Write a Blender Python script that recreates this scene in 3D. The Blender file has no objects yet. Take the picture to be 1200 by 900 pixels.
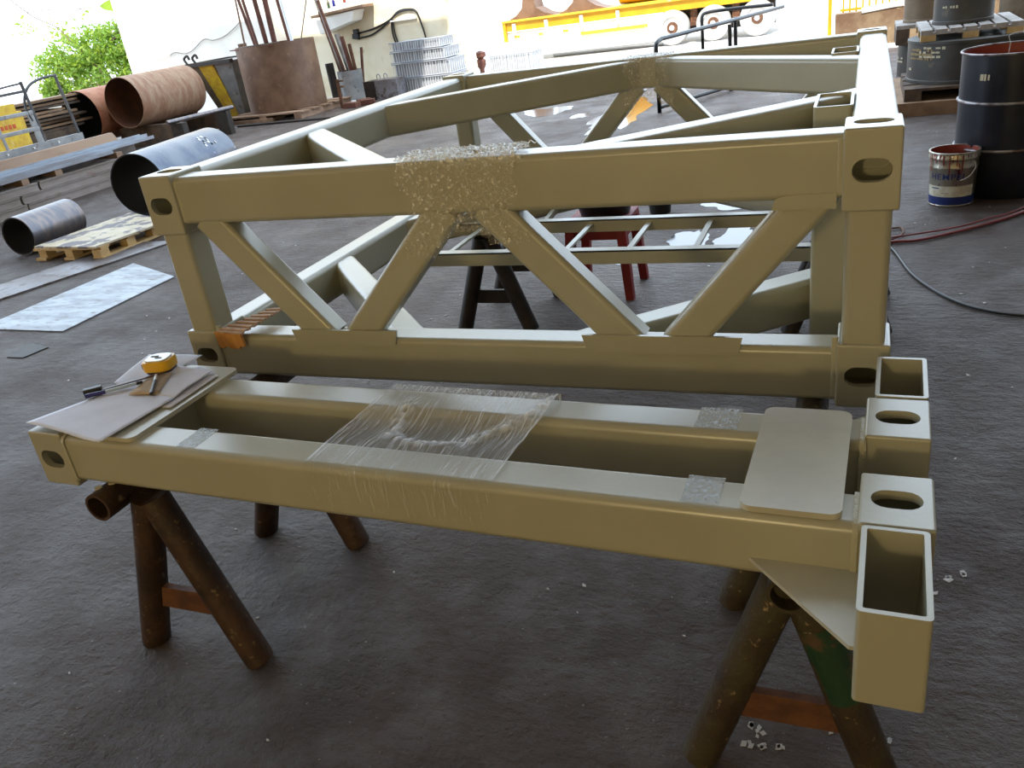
import bpy, math, random
from mathutils import Vector, Matrix, noise
random.seed(7)
SC = bpy.context.scene
COL = SC.collection
R_ = math.radians

# ------------------------------------------------------------ camera
cam = bpy.data.objects.new('camera', bpy.data.cameras.new('camera')); COL.objects.link(cam)
cam.data.sensor_width = 36; cam.data.lens = 36 * 983.05 / 1200
cam.data.clip_start = .05; cam.data.clip_end = 400
def cam_axes(pitch, roll, yaw):
    p, r, y = R_(pitch), R_(roll), R_(yaw)
    fwd = Vector((math.sin(y)*math.cos(p), math.cos(y)*math.cos(p), -math.sin(p)))
    right = Vector((math.cos(y), -math.sin(y), 0)); down = fwd.cross(right)
    c, s = math.cos(r), math.sin(r)
    return c*right + s*down, -s*right + c*down, fwd
rt, dn, fw = cam_axes(24.974, 8.381, -24.388)
m = Matrix(((rt.x, -dn.x, -fw.x, -.084), (rt.y, -dn.y, -fw.y, -1.98), (rt.z, -dn.z, -fw.z, 1.6), (0, 0, 0, 1)))
cam.matrix_world = m
SC.camera = cam

# ------------------------------------------------------------ light
world = bpy.data.worlds.new('sky'); SC.world = world; world.use_nodes = True
bg = world.node_tree.nodes['Background']
bg.inputs[0].default_value = (.71, .85, 1.0, 1); bg.inputs[1].default_value = 4.0
sun = bpy.data.objects.new('sun', bpy.data.lights.new('sun', 'SUN')); COL.objects.link(sun)
sun.data.energy = 8; sun.data.color = (1, .93, .82); sun.data.angle = R_(.6)
sun.rotation_euler = Vector((.18, -.62, .76)).to_track_quat('Z', 'Y').to_euler()
warm_fill = bpy.data.objects.new('workshop_lamp', bpy.data.lights.new('workshop_lamp', 'POINT')); COL.objects.link(warm_fill)  # added warm fill behind the camera, for frame fronts and film sparkle
warm_fill.location = (-1.5, -8.5, 2.3); warm_fill.data.energy = 440; warm_fill.data.color = (1, .77, .38); warm_fill.data.shadow_soft_size = .30
SC.view_settings.view_transform = 'Standard'; SC.view_settings.look = 'None'
SC.view_settings.gamma = 1; SC.view_settings.use_curve_mapping = False
SC.view_settings.exposure = 0.0

# ------------------------------------------------------------ materials
def nd(nt, t, **k):
    n = nt.nodes.new(t)
    for a, b in k.items(): setattr(n, a, b)
    return n
def mat(name, c1, rough=.5, metal=0, c2=None, scale=6, detail=4, lo=.4, hi=.6, c3=None, scale3=30, lo3=.6, hi3=.7,
        bump=0, bscale=60, stretch=None, rough2=None, coat=0, spec=.5):
    M = bpy.data.materials.new(name); M.use_nodes = True; nt = M.node_tree; L = nt.links
    P = nt.nodes['Principled BSDF']
    P.inputs['Base Color'].default_value = (*c1, 1); P.inputs['Roughness'].default_value = rough
    P.inputs['Metallic'].default_value = metal; P.inputs['Coat Weight'].default_value = coat; P.inputs['Coat Roughness'].default_value = .28
    P.inputs['Specular IOR Level'].default_value = spec
    tc = nd(nt, 'ShaderNodeTexCoord'); vec = tc.outputs['Object']
    if stretch:
        mp = nd(nt, 'ShaderNodeMapping'); mp.inputs['Scale'].default_value = stretch; L.new(vec, mp.inputs[0]); vec = mp.outputs[0]
    def nz(sc, dt=detail):
        n = nd(nt, 'ShaderNodeTexNoise'); n.inputs['Scale'].default_value = sc; n.inputs['Detail'].default_value = dt
        n.inputs['Roughness'].default_value = .6; L.new(vec, n.inputs['Vector']); return n.outputs['Fac']
    def ramp(o, a, b):
        r = nd(nt, 'ShaderNodeMapRange'); r.inputs[1].default_value = a; r.inputs[2].default_value = b; L.new(o, r.inputs[0]); return r.outputs[0]
    def mixc(f, a, b):
        x = nd(nt, 'ShaderNodeMix', data_type='RGBA'); L.new(f, x.inputs[0])
        for v, i in ((a, 6), (b, 7)):
            if isinstance(v, tuple): x.inputs[i].default_value = (*v, 1)
            else: L.new(v, x.inputs[i])
        return x.outputs[2]
    col = None
    if c2:
        f = ramp(nz(scale), lo, hi); col = mixc(f, c1, c2)
        if rough2 is not None:
            x = nd(nt, 'ShaderNodeMapRange'); x.inputs[3].default_value = rough; x.inputs[4].default_value = rough2
            L.new(f, x.inputs[0]); L.new(x.outputs[0], P.inputs['Roughness'])
    if c3:
        col = mixc(ramp(nz(scale3), lo3, hi3), col if col else c1, c3)
    if col: L.new(col, P.inputs['Base Color'])
    if bump:
        b = nd(nt, 'ShaderNodeBump'); b.inputs['Strength'].default_value = bump; b.inputs['Distance'].default_value = .01
        L.new(nz(bscale, 6), b.inputs['Height']); L.new(b.outputs[0], P.inputs['Normal'])
    return M
M = {}
M['paint'] = mat('grey_green_paint', (.36, .345, .25), .32, c2=(.39, .375, .275), scale=3, bump=.05, bscale=90, coat=.5)
M['paint_plate'] = mat('plate_paint', (.42, .40, .31), .40, c2=(.47, .45, .35), scale=5, bump=.08, bscale=140, coat=.35)
M['weld'] = mat('weld_paint', (.44, .42, .30), .35, bump=.5, bscale=120)
M['rust_pipe'] = mat('old_rust_pipe', (.032, .017, .010), .55, .2, c2=(.065, .032, .016), scale=9, c3=(.21, .15, .07), scale3=40, lo3=.62, hi3=.72, bump=.4, bscale=50)
M['rust_green'] = mat('rust_and_green_paint', (.042, .026, .014), .55, .1, c2=(.062, .050, .024), scale=10, c3=(.30, .22, .12), scale3=45, lo3=.63, hi3=.7, bump=.5, bscale=50)
M['green'] = mat('green_paint', (.015, .05, .02), .5, c2=(.10, .06, .03), scale=16, lo=.5, hi=.6, bump=.3)
M['rust_flat'] = mat('rust_flat_bar', (.075, .028, .012), .7, c2=(.14, .055, .022), scale=14, bump=.4)
M['dark_steel'] = mat('near_black_steel', (.018, .015, .013), .55, .2, c2=(.035, .025, .02), scale=12)
M['concrete'] = None
M['steel_plate'] = mat('bare_steel_plate', (.20, .22, .25), .42, .4, c2=(.33, .37, .41), scale=4, c3=(.12, .10, .09), scale3=9, lo3=.55, hi3=.7, bump=.1, stretch=(1, 2.5, 1))
M['steel_plate2'] = mat('worn_steel_strip', (.17, .15, .15), .5, .3, c2=(.25, .25, .28), scale=4, c3=(.10, .07, .05), scale3=8, lo3=.5, hi3=.65)
M['pipe_blue'] = mat('mill_scale_pipe', (.06, .075, .11), .28, .7, c2=(.11, .125, .15), scale=3, c3=(.45, .48, .5), scale3=14, lo3=.68, hi3=.72)
M['pipe_small'] = mat('mill_scale_small', (.12, .12, .14), .32, .6, c2=(.20, .17, .16), scale=8, stretch=(1, 3, 1))
M['pipe_in'] = mat('pipe_inside_shade', (.02, .017, .016), .8)
M['pipe_in2'] = mat('rusty_inside_shaded', (.13, .045, .02), .8, c2=(.07, .03, .015), scale=3)  # rust colour darkened for the shade inside the pipe
M['pipe_rust'] = mat('rust_pipe_tan', (.26, .13, .075), .65, c2=(.34, .22, .14), scale=4, c3=(.15, .08, .05), scale3=10, bump=.15, stretch=(1, 3, 1))
M['pipe_rust2'] = mat('rust_pipe_orange', (.30, .10, .045), .65, c2=(.38, .17, .09), scale=4, bump=.15)
M['rust_drum'] = mat('rust_tank', (.12, .062, .036), .55, .1, c2=(.18, .10, .06), scale=3, c3=(.30, .18, .10), scale3=12, lo3=.66, hi3=.74, bump=.2)
M['rust_bar'] = mat('rusty_bars', (.085, .025, .016), .7, c2=(.13, .045, .026), scale=8)
M['grey_bar'] = mat('grey_bars', (.26, .25, .24), .5, .3, c2=(.17, .14, .12), scale=6)
M['beam_old'] = mat('old_beam', (.20, .155, .13), .65, c2=(.30, .26, .24), scale=3, c3=(.16, .07, .04), scale3=6, lo3=.58, hi3=.66, bump=.2, stretch=(1, .3, 1))
M['angle_blue'] = mat('blued_channel', (.33, .38, .45), .4, .35, c2=(.25, .25, .27), scale=5, stretch=(1, .3, 1))
M['plank_brown'] = mat('brown_plank', (.22, .13, .08), .7, c2=(.31, .20, .13), scale=5, bump=.2, stretch=(1, .2, 1))
M['wood'] = mat('pallet_wood', (.50, .33, .14), .7, c2=(.62, .44, .21), scale=6, bump=.15, stretch=(1, .3, 1))
M['wood_top'] = mat('painted_plywood', (.55, .47, .31), .6, c2=(.62, .55, .42), scale=8, c3=(.17, .15, .16), scale3=5, lo3=.5, hi3=.56)
M['wood_grey'] = mat('weathered_wood', (.30, .27, .25), .8, c2=(.42, .39, .37), scale=10, bump=.2)
M['wood_dark'] = mat('dark_wood', (.06, .04, .03), .8, c2=(.12, .08, .05), scale=7)
M['wood_tan'] = mat('tan_board', (.30, .19, .11), .75, c2=(.20, .12, .07), scale=4, stretch=(1, .4, 1))
M['yellow'] = mat('yellow_enamel', (.58, .31, .01), .4, c2=(.50, .26, .01), scale=3)
M['yellow_old'] = mat('faded_yellow', (.75, .52, .03), .5, c2=(.60, .35, .03), scale=9, c3=(.75, .60, .2), scale3=6)
M['red_mark'] = mat('red_lettering', (.6, .09, .02), .6)
M['red'] = mat('red_plastic', (.25, .010, .008), .6, c2=(.20, .008, .007), scale=6)
M['red_old'] = mat('weathered_red', (.35, .10, .05), .6)
M['grey_steel'] = mat('grey_painted_steel', (.24, .25, .26), .5, .2, c2=(.33, .33, .33), scale=5, c3=(.14, .10, .08), scale3=9)
M['cage_core'] = mat('blue_grey_wire', (.30, .32, .36), .6)  # flat blue-grey for the packed wire core and its bands
M['galv'] = mat('galvanised_wire', (.66, .69, .72), .4, .45)
M['bolt'] = mat('zinc_bolt', (.8, .8, .8), .35, .4)
M['rack'] = mat('dark_rack_steel', (.045, .045, .05), .5, .1, c2=(.10, .095, .095), scale=6)
M['white_wall'] = mat('white_plaster', (.82, .80, .76), .85, c2=(.74, .72, .68), scale=1.2)
M['cream_wall'] = mat('cream_plaster', (.78, .71, .55), .85, c2=(.68, .58, .40), scale=1.4, c3=(.55, .42, .26), scale3=3, lo3=.66, hi3=.75)
M['ochre'] = mat('ochre_plaster', (.45, .29, .11), .9, c2=(.42, .27, .10), scale=1)  # tint picked for warm bounce off the added walls
M['roof'] = mat('sheet_roof', (.30, .27, .24), .8)
M['sand'] = mat('pale_dusty_ground', (.42, .32, .17), .95, c2=(.38, .28, .15), scale=.6)
M['pale'] = mat('sunlit_concrete', (.58, .56, .53), .8, c2=(.48, .46, .45), scale=.7, c3=(.36, .34, .33), scale3=2, lo3=.6, hi3=.7)  # paler than the workshop floor, putting the sunlight into its colour
M['drum'] = mat('dark_blue_drum', (.007, .009, .018), .28, .1, c2=(.014, .017, .026), scale=7, c3=(.09, .07, .07), scale3=22, lo3=.70, hi3=.76)
M['drum_rim'] = mat('worn_rim', (.35, .34, .36), .4, .5, c2=(.10, .06, .05), scale=10)
M['redox'] = mat('red_oxide_paint', (.20, .028, .018), .45, c2=(.26, .05, .03), scale=6)
M['tin'] = mat('tinplate', (.46, .44, .36), .28, .85, c2=(.35, .32, .27), scale=8, c3=(.18, .02, .015), scale3=9, lo3=.62, hi3=.65, stretch=(3, 3, .5))
M['navy'] = mat('navy_print', (.012, .03, .16), .4)
M['label_white'] = mat('label_white', (.68, .67, .55), .5, c2=(.55, .50, .38), scale=20)
M['canister'] = mat('dark_grey_canister', (.034, .031, .028), .5, c2=(.06, .056, .048), scale=3, c3=(.10, .08, .055), scale3=8, lo3=.62, hi3=.7)
M['canister_brown'] = mat('brown_canister', (.13, .09, .055), .6, c2=(.18, .13, .08), scale=4, c3=(.08, .05, .03), scale3=6)
M['stroke'] = mat('chalk_paint', (.55, .50, .36), .7)
M['stroke_dim'] = mat('dull_chalk_paint', (.28, .20, .09), .7)
M['rust_wall'] = mat('rust_stained_concrete', (.20, .14, .08), .85, c2=(.12, .065, .035), scale=2.2, c3=(.30, .24, .13), scale3=6, lo3=.6, hi3=.68, bump=.3, bscale=20)
M['hose_red'] = mat('red_hose', (.20, .03, .03), .4); M['hose_black'] = mat('black_cable', (.012, .012, .013), .4)
M['black'] = mat('black_plastic', (.012, .012, .012), .4)
M['tube_black'] = mat('black_tube', (.02, .022, .026), .28, .2)
M['paper'] = mat('drawing_paper', (.68, .68, .75), .8, c2=(.63, .63, .70), scale=12)
M['paper_brown'] = mat('brown_paper', (.45, .33, .20), .8, c2=(.50, .38, .26), scale=30)
M['card'] = mat('corrugated_card', (.40, .25, .15), .85, c2=(.50, .33, .22), scale=20)
M['card_in'] = mat('torn_card', (.58, .27, .07), .85)
M['tape_yellow'] = mat('yellow_plastic', (.80, .45, .015), .3)
M['tape_strap'] = mat('dark_rubber', (.03, .02, .06), .5)
M['pen_blue'] = mat('blue_plastic', (.01, .012, .16), .25)
M['pen_clear'] = mat('clear_barrel', (.40, .50, .62), .2)
M['scribe'] = mat('brown_steel', (.10, .065, .055), .4, .5)
M['tread'] = mat('tyre_side', (.40, .40, .39), .7)
M['leaf'] = mat('leaves', (.07, .16, .02), .5, c2=(.13, .24, .03), scale=2.5, lo=.35, hi=.65)
M['leaf2'] = mat('yellow_leaves', (.22, .30, .035), .5)
M['bark'] = mat('bark', (.12, .09, .06), .9)
M['puddle'] = mat('water', (.02, .022, .026), .09, spec=.9)
M['chip'] = mat('pale_chips', (.50, .48, .47), .7)
for k in ('leaf', 'leaf2'):
    nt = M[k].node_tree; P = nt.nodes['Principled BSDF']; out = nt.nodes['Material Output']
    t = nd(nt, 'ShaderNodeBsdfTranslucent'); t.inputs[0].default_value = (.26, .38, .03, 1)
    x = nd(nt, 'ShaderNodeMixShader'); x.inputs[0].default_value = .45
    nt.links.new(P.outputs[0], x.inputs[1]); nt.links.new(t.outputs[0], x.inputs[2]); nt.links.new(x.outputs[0], out.inputs[0])

def floor_mat():
    Mx = bpy.data.materials.new('workshop_floor'); Mx.use_nodes = True; nt = Mx.node_tree; L = nt.links; P = nt.nodes['Principled BSDF']
    tc = nd(nt, 'ShaderNodeTexCoord')
    def nz(s, d=6, r=.6, st=None):
        v = tc.outputs['Object']
        if st:
            mp = nd(nt, 'ShaderNodeMapping'); mp.inputs['Scale'].default_value = st; mp.inputs['Rotation'].default_value = (0, 0, .6); L.new(v, mp.inputs[0]); v = mp.outputs[0]
        n = nd(nt, 'ShaderNodeTexNoise'); n.inputs['Scale'].default_value = s; n.inputs['Detail'].default_value = d; n.inputs['Roughness'].default_value = r
        L.new(v, n.inputs[0]); return n.outputs[0]
    def ramp(o, a, b, c=0, d=1):
        r = nd(nt, 'ShaderNodeMapRange'); r.inputs[1].default_value = a; r.inputs[2].default_value = b
        r.inputs[3].default_value = c; r.inputs[4].default_value = d; L.new(o, r.inputs[0]); return r.outputs[0]
    def mixc(f, a, b):
        x = nd(nt, 'ShaderNodeMix', data_type='RGBA'); L.new(f, x.inputs[0])
        for v, i in ((a, 6), (b, 7)):
            if isinstance(v, tuple): x.inputs[i].default_value = (*v, 1)
            else: L.new(v, x.inputs[i])
        return x.outputs[2]
    c = mixc(ramp(nz(.9), .35, .65), (.052, .033, .024), (.098, .072, .062))
    c = mixc(ramp(nz(5), .45, .7), c, (.120, .102, .098))
    c = mixc(ramp(nz(1.7), .56, .72), c, (.062, .034, .024))
    c = mixc(ramp(nz(26, 3, .7), .60, .74), c, (.045, .036, .034))
    c = mixc(ramp(nz(75, 2), .70, .75), c, (.26, .24, .23))
    L.new(c, P.inputs['Base Color'])
    L.new(ramp(nz(1.3), .4, .62, .62, .40), P.inputs['Roughness'])
    P.inputs['Specular IOR Level'].default_value = .28
    b = nd(nt, 'ShaderNodeBump'); b.inputs['Strength'].default_value = 1.0; b.inputs['Distance'].default_value = .022
    a1 = nd(nt, 'ShaderNodeMath', operation='ADD'); L.new(nz(32, 6, .7), a1.inputs[0])
    L.new(nz(9, 5, .6, (1, 2.6, 1)), a1.inputs[1])
    L.new(a1.outputs[0], b.inputs['Height']); L.new(b.outputs[0], P.inputs['Normal'])
    return Mx
M['concrete'] = floor_mat()

def film_mat(name, base, amt, tint, st, scale, gold=0):
    Mx = bpy.data.materials.new(name); Mx.use_nodes = True; nt = Mx.node_tree; L = nt.links; P = nt.nodes['Principled BSDF']; out = nt.nodes['Material Output']
    P.inputs['Base Color'].default_value = (*tint, 1); P.inputs['Roughness'].default_value = .12; P.inputs['Specular IOR Level'].default_value = 1.0
    tc = nd(nt, 'ShaderNodeTexCoord'); mp = nd(nt, 'ShaderNodeMapping'); mp.inputs['Scale'].default_value = st; mp.inputs['Rotation'].default_value = (0, 0, .12)
    L.new(tc.outputs['Object'], mp.inputs[0])
    n = nd(nt, 'ShaderNodeTexNoise'); n.inputs['Scale'].default_value = scale; n.inputs['Detail'].default_value = 5; n.inputs['Roughness'].default_value = .65; L.new(mp.outputs[0], n.inputs[0])
    r = nd(nt, 'ShaderNodeMapRange'); r.inputs[1].default_value = .52; r.inputs[2].default_value = .68; r.inputs[3].default_value = base; r.inputs[4].default_value = amt; L.new(n.outputs[0], r.inputs[0])
    at = nd(nt, 'ShaderNodeAttribute'); at.attribute_name = 'layers_and_glint'  # extra whiteness: stacked film folds plus painted glints
    ad = nd(nt, 'ShaderNodeMath', operation='ADD', use_clamp=True); L.new(r.outputs[0], ad.inputs[0]); L.new(at.outputs['Fac'], ad.inputs[1])
    bp = nd(nt, 'ShaderNodeBump'); bp.inputs['Strength'].default_value = .8; bp.inputs['Distance'].default_value = .006; L.new(n.outputs[0], bp.inputs['Height']); L.new(bp.outputs[0], P.inputs['Normal'])
    tr = nd(nt, 'ShaderNodeBsdfTransparent'); x = nd(nt, 'ShaderNodeMixShader')
    L.new(ad.outputs[0], x.inputs[0]); L.new(tr.outputs[0], x.inputs[1]); L.new(P.outputs[0], x.inputs[2]); L.new(x.outputs[0], out.inputs[0])
    return Mx
M['film'] = film_mat('stretch_film', .16, .85, (.92, .96, 1.0), (70, 1.6, 3), 5)
M['film_crumple'] = film_mat('crumpled_film', .05, .75, (.92, .88, .76), (1, 1, 1), 75)
M['tape_clear'] = film_mat('clear_tape', .30, .75, (.72, .80, .86), (1, 1, 1), 120)

# ------------------------------------------------------------ mesh builder
class B:
    def __init__(s): s.v = []; s.f = []; s.mi = []; s.cur = 0
    def add(s, vs, fs):
        o = len(s.v); s.v += [tuple(v) for v in vs]; s.f += [tuple(i+o for i in f) for f in fs]; s.mi += [s.cur]*len(fs); return s
    def box(s, c, d, rot=None):
        hx, hy, hz = d[0]/2, d[1]/2, d[2]/2; c = Vector(c)
        vs = [Vector((x, y, z)) for x in (-hx, hx) for y in (-hy, hy) for z in (-hz, hz)]
        if rot: 
            e = Matrix.Rotation(rot[2], 3, 'Z') @ Matrix.Rotation(rot[1], 3, 'Y') @ Matrix.Rotation(rot[0], 3, 'X'); vs = [e@v for v in vs]
        return s.add([v+c for v in vs], [(0,1,3,2),(4,6,7,5),(0,4,5,1),(2,3,7,6),(0,2,6,4),(1,5,7,3)])
    def bb(s, x0, x1, y0, y1, z0, z1): return s.box(((x0+x1)/2, (y0+y1)/2, (z0+z1)/2), (abs(x1-x0), abs(y1-y0), abs(z1-z0)))
    @staticmethod
    def frame(d, up=(0, 0, 1)):
        d = d.normalized(); up = Vector(up)
        if abs(d.dot(up)) > .99: up = Vector((0, 1, 0)) if abs(d.y) < .9 else Vector((1, 0, 0))
        x = d.cross(up).normalized(); return x, x.cross(d).normalized()
    def rings(s, rings, cap=True, close=False):
        n = len(rings[0]); o = len(s.v); k = len(rings)
        vs = [p for r in rings for p in r]; fs = []
        for i in range(k if close else k-1):
            a = i*n; b = ((i+1) % k)*n
            for j in range(n): fs.append((a+j, a+(j+1) % n, b+(j+1) % n, b+j))
        if cap and not close: fs += [tuple(range(n))[::-1], tuple((k-1)*n+j for j in range(n))]
        return s.add(vs, fs)
    def beam(s, p0, p1, w, h, r=.015, up=(0, 0, 1), seg=4):
        p0, p1 = Vector(p0), Vector(p1); x, z = s.frame(p1-p0, up); pr = []
        for cx, cz, a0 in ((w/2-r, h/2-r, 0), (-w/2+r, h/2-r, 90), (-w/2+r, -h/2+r, 180), (w/2-r, -h/2+r, 270)):
            for i in range(seg+1):
                a = R_(a0+90*i/seg); pr.append((cx+r*math.cos(a), cz+r*math.sin(a)))
        return s.rings([[p+x*a+z*b for a, b in pr] for p in (p0, p1)])
    def cyl(s, p0, p1, r0, r1=None, n=20, cap=True):
        p0, p1 = Vector(p0), Vector(p1); r1 = r0 if r1 is None else r1; x, z = s.frame(p1-p0)
        return s.rings([[p+x*(r*math.cos(2*math.pi*i/n))+z*(r*math.sin(2*math.pi*i/n)) for i in range(n)] for p, r in ((p0, r0), (p1, r1))], cap)
    def pipe(s, p0, p1, ro, ri, n=28):
        p0, p1 = Vector(p0), Vector(p1); x, z = s.frame(p1-p0)
        rg = [[p+x*(r*math.cos(2*math.pi*i/n))+z*(r*math.sin(2*math.pi*i/n)) for i in range(n)] for p, r in ((p0, ro), (p1, ro), (p1, ri), (p0, ri))]
        return s.rings(rg, close=True)
    def lathe(s, c, prof, n=32, close=False, sx=1):
        c = Vector(c)
        rg = [[c+Vector((r*sx*math.cos(2*math.pi*i/n), r*math.sin(2*math.pi*i/n), z)) for i in range(n)] for r, z in prof]
        return s.rings(rg, cap=not close, close=close)
    def path(s, pts, r, n=8, sub=6):
        P = [Vector(p) for p in pts]; Q = []
        for i in range(len(P)-1):
            a, b, c, d = P[max(i-1, 0)], P[i], P[i+1], P[min(i+2, len(P)-1)]
            for k in range(sub):
                t = k/sub; Q.append(.5*((2*b)+(c-a)*t+(2*a-5*b+4*c-d)*t*t+(3*b-a-3*c+d)*t**3))
        Q.append(P[-1]); rg = []; px = None
        for i, q in enumerate(Q):
            d = (Q[min(i+1, len(Q)-1)]-Q[max(i-1, 0)]).normalized()
            if px is None: x, z = s.frame(d)
            else: x = (px-d*px.dot(d)).normalized(); z = x.cross(d)
            px = x; rg.append([q+x*(r*math.cos(2*math.pi*j/n))+z*(r*math.sin(2*math.pi*j/n)) for j in range(n)])
        return s.rings(rg)
    def prism(s, poly, z0, z1):
        n = len(poly)
        return s.add([(x, y, z0) for x, y in poly]+[(x, y, z1) for x, y in poly],
                     [tuple(range(n))[::-1], tuple(range(n, 2*n))]+[(i, (i+1) % n, n+(i+1) % n, n+i) for i in range(n)])
    def prism_y(s, poly, y0, y1):       # poly in x,z
        n = len(poly)
        return s.add([(x, y0, z) for x, z in poly]+[(x, y1, z) for x, z in poly],
                     [tuple(range(n)), tuple(range(n, 2*n))[::-1]]+[(i, n+i, n+(i+1) % n, (i+1) % n) for i in range(n)])
def smooth(me, ang=32):
    me.polygons.foreach_set('use_smooth', [True]*len(me.polygons)); me.set_sharp_from_angle(angle=R_(ang))
def fix_normals(me):
    import bmesh
    bm = bmesh.new(); bm.from_mesh(me); bmesh.ops.recalc_face_normals(bm, faces=bm.faces); bm.to_mesh(me); bm.free()
def mesh_of(name, b, mats, ang=32):
    me = bpy.data.meshes.new(name); me.from_pydata(b.v, [], b.f); me.update(); fix_normals(me)
    for x in (mats if isinstance(mats, (list, tuple)) else [mats]): me.materials.append(M[x] if isinstance(x, str) else x)
    me.polygons.foreach_set('material_index', b.mi); smooth(me, ang); return me
def obj(name, b, mats, parent=None, ang=32):
    o = bpy.data.objects.new(name, mesh_of(name, b, mats, ang) if isinstance(b, B) else b); COL.objects.link(o)
    if parent: o.parent = parent
    if mats in ('paint', 'paint_plate') or (mats is None and len(o.data.materials) and o.data.materials[0] == M['paint']):
        wn = o.modifiers.new('wn', 'WEIGHTED_NORMAL'); wn.keep_sharp = True; wn.weight = 100
    return o
def tag(o, label, cat, group=None):
    o['label'] = label; o['category'] = cat
    if group: o['group'] = group
    return o
def thing(name, label, cat, loc=(0, 0, 0), rz=0, group=None):
    o = bpy.data.objects.new(name, None); COL.objects.link(o); o.location = loc; o.rotation_euler = (0, 0, rz); o.empty_display_size = .1
    return tag(o, label, cat, group)
def struct(name, b, mats, ang=32):
    o = obj(name, b, mats, None, ang); o['kind'] = 'structure'; return o
def dup(root, loc, rz, label, group=None):
    def cp(o, par):
        c = o.copy(); COL.objects.link(c)
        if par: c.parent = par
        for ch in o.children: cp(ch, c)
        return c
    r = cp(root, None); r.location = loc; r.rotation_euler = (0, 0, rz); r['label'] = label
    if group: r['group'] = group
    return r
def slot_prof(w, h, n=8):
    r = h/2; pts = []
    for s_, a0 in ((1, -90), (-1, 90)):
        for i in range(n+1):
            a = R_(a0+180*i/n); pts.append((s_*(w/2-r)+r*math.cos(a), r*math.sin(a)))
    return pts
def slotted_block(x0, x1, y0, y1, z0, z1, bevel=.006, front=True):
    """hollow corner block with oval slots through front, back, top, bottom; returns a mesh"""
    import bmesh
    def mk(b):
        me = bpy.data.meshes.new('tmp'); me.from_pydata(b.v, [], b.f); fix_normals(me)
        o = bpy.data.objects.new('tmp', me); COL.objects.link(o); return o
    a = mk(B().bb(x0, x1, y0, y1, z0, z1))
    bm = bmesh.new(); bm.from_mesh(a.data); ed = [e for e in bm.edges]
    bmesh.ops.bevel(bm, geom=ed, offset=bevel, segments=3, affect='EDGES', profile=.5); bm.to_mesh(a.data); bm.free()
    t = .018; cut = [mk(B().bb(x0+t, x1-t, y0+t, y1-t, z0+t, z1-t))]
    cx, cy, cz = (x0+x1)/2, (y0+y1)/2, (z0+z1)/2
    pr = slot_prof(.082, .052)
    if front: b = B(); b.rings([[(cx+p, y, cz+q) for p, q in pr] for y in (y0-.05, y1+.05)]); cut.append(mk(b))
    pr = slot_prof(.084, .056)
    b = B(); b.rings([[(cx+p, cy+q, z) for p, q in pr] for z in (z0-.05, z1+.05)]); cut.append(mk(b))
    for c in cut:
        md = a.modifiers.new('b', 'BOOLEAN'); md.operation = 'DIFFERENCE'; md.solver = 'EXACT'; md.object = c
    dg = bpy.context.evaluated_depsgraph_get(); dg.update()
    me = bpy.data.meshes.new_from_object(a.evaluated_get(dg))
    for o in [a]+cut: bpy.data.objects.remove(o, do_unlink=True)
    me.materials.clear(); me.materials.append(M['paint']); smooth(me, 35); me.name = 'corner_block'
    return me
def open_tube(b, x0, x1, y0, y1, z0, z1, t=.008, r=.012):
    """vertical rectangular socket, open both ends"""
    def prof(x0, x1, y0, y1, r):
        p = []
        for cx, cy, a0 in ((x1-r, y1-r, 0), (x0+r, y1-r, 90), (x0+r, y0+r, 180), (x1-r, y0+r, 270)):
            for i in range(4):
                a = R_(a0+30*i); p.append((cx+r*math.cos(a), cy+r*math.sin(a)))
        return p
    o = prof(x0, x1, y0, y1, r); i_ = prof(x0+t, x1-t, y0+t, y1-t, max(r-t, .003))
    return b.rings([[(x, y, z0) for x, y in o], [(x, y, z1) for x, y in o], [(x, y, z1) for x, y in i_], [(x, y, z0) for x, y in i_]], close=True)

# ============================================================ SETTING
g = B(); nx = 60
struct('floor', B().bb(-16, 8, -9, 13.2, -.2, 0), 'concrete')
struct('floor_outdoor_far', B().bb(-70, 60, 13.2, 90, -.2, 0), 'pale')
struct('floor_outdoor_near', B().bb(-70, 60, -60, -9, -.2, 0), 'sand')  # unseen ground, ochre tint chosen to bounce warm light onto the fronts
struct('floor_outdoor_left', B().bb(-70, -16, -9, 13.2, -.2, 0), 'sand')
struct('floor_outdoor_right', B().bb(8, 60, -9, 13.2, -.2, 0), 'sand')
struct('ceiling', B().bb(-9.2, 8, -16, 5.9, 8, 8.15), 'roof')
struct('ceiling_left_shade', B().bb(-13, -6.2, 5.9, 9.0, 8, 8.15).bb(-13, -9.2, -16, 5.9, 8, 8.15), 'roof')  # unseen roof part, shaped to keep tank and cages out of the sun
struct('wall_right_light_block', B().bb(5.2, 5.4, -9, 11.5, 0, 8), 'roof')  # unseen wall added to cut the light from the right
struct('wall_back_warm_bounce', B().bb(-26, 16, -22.4, -22, 0, 13), 'ochre')  # unseen wall added to block sky and bounce warm light forward
struct('wall_far_left', B().prism_y([(-15.85, 0), (-11.7, 0), (-11.7, 5), (-15.85, 5)], 14.2, 17), 'white_wall')
struct('wall_left_sky_block', B().bb(-14.2, -14, -22, -2.5, 0, 8), 'ochre')  # unseen wall added to close off neutral sky behind on the left
w = struct('wall_far', B().bb(-11.7, -7.5, 14.6, 15, 0, 5), 'cream_wall')

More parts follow.
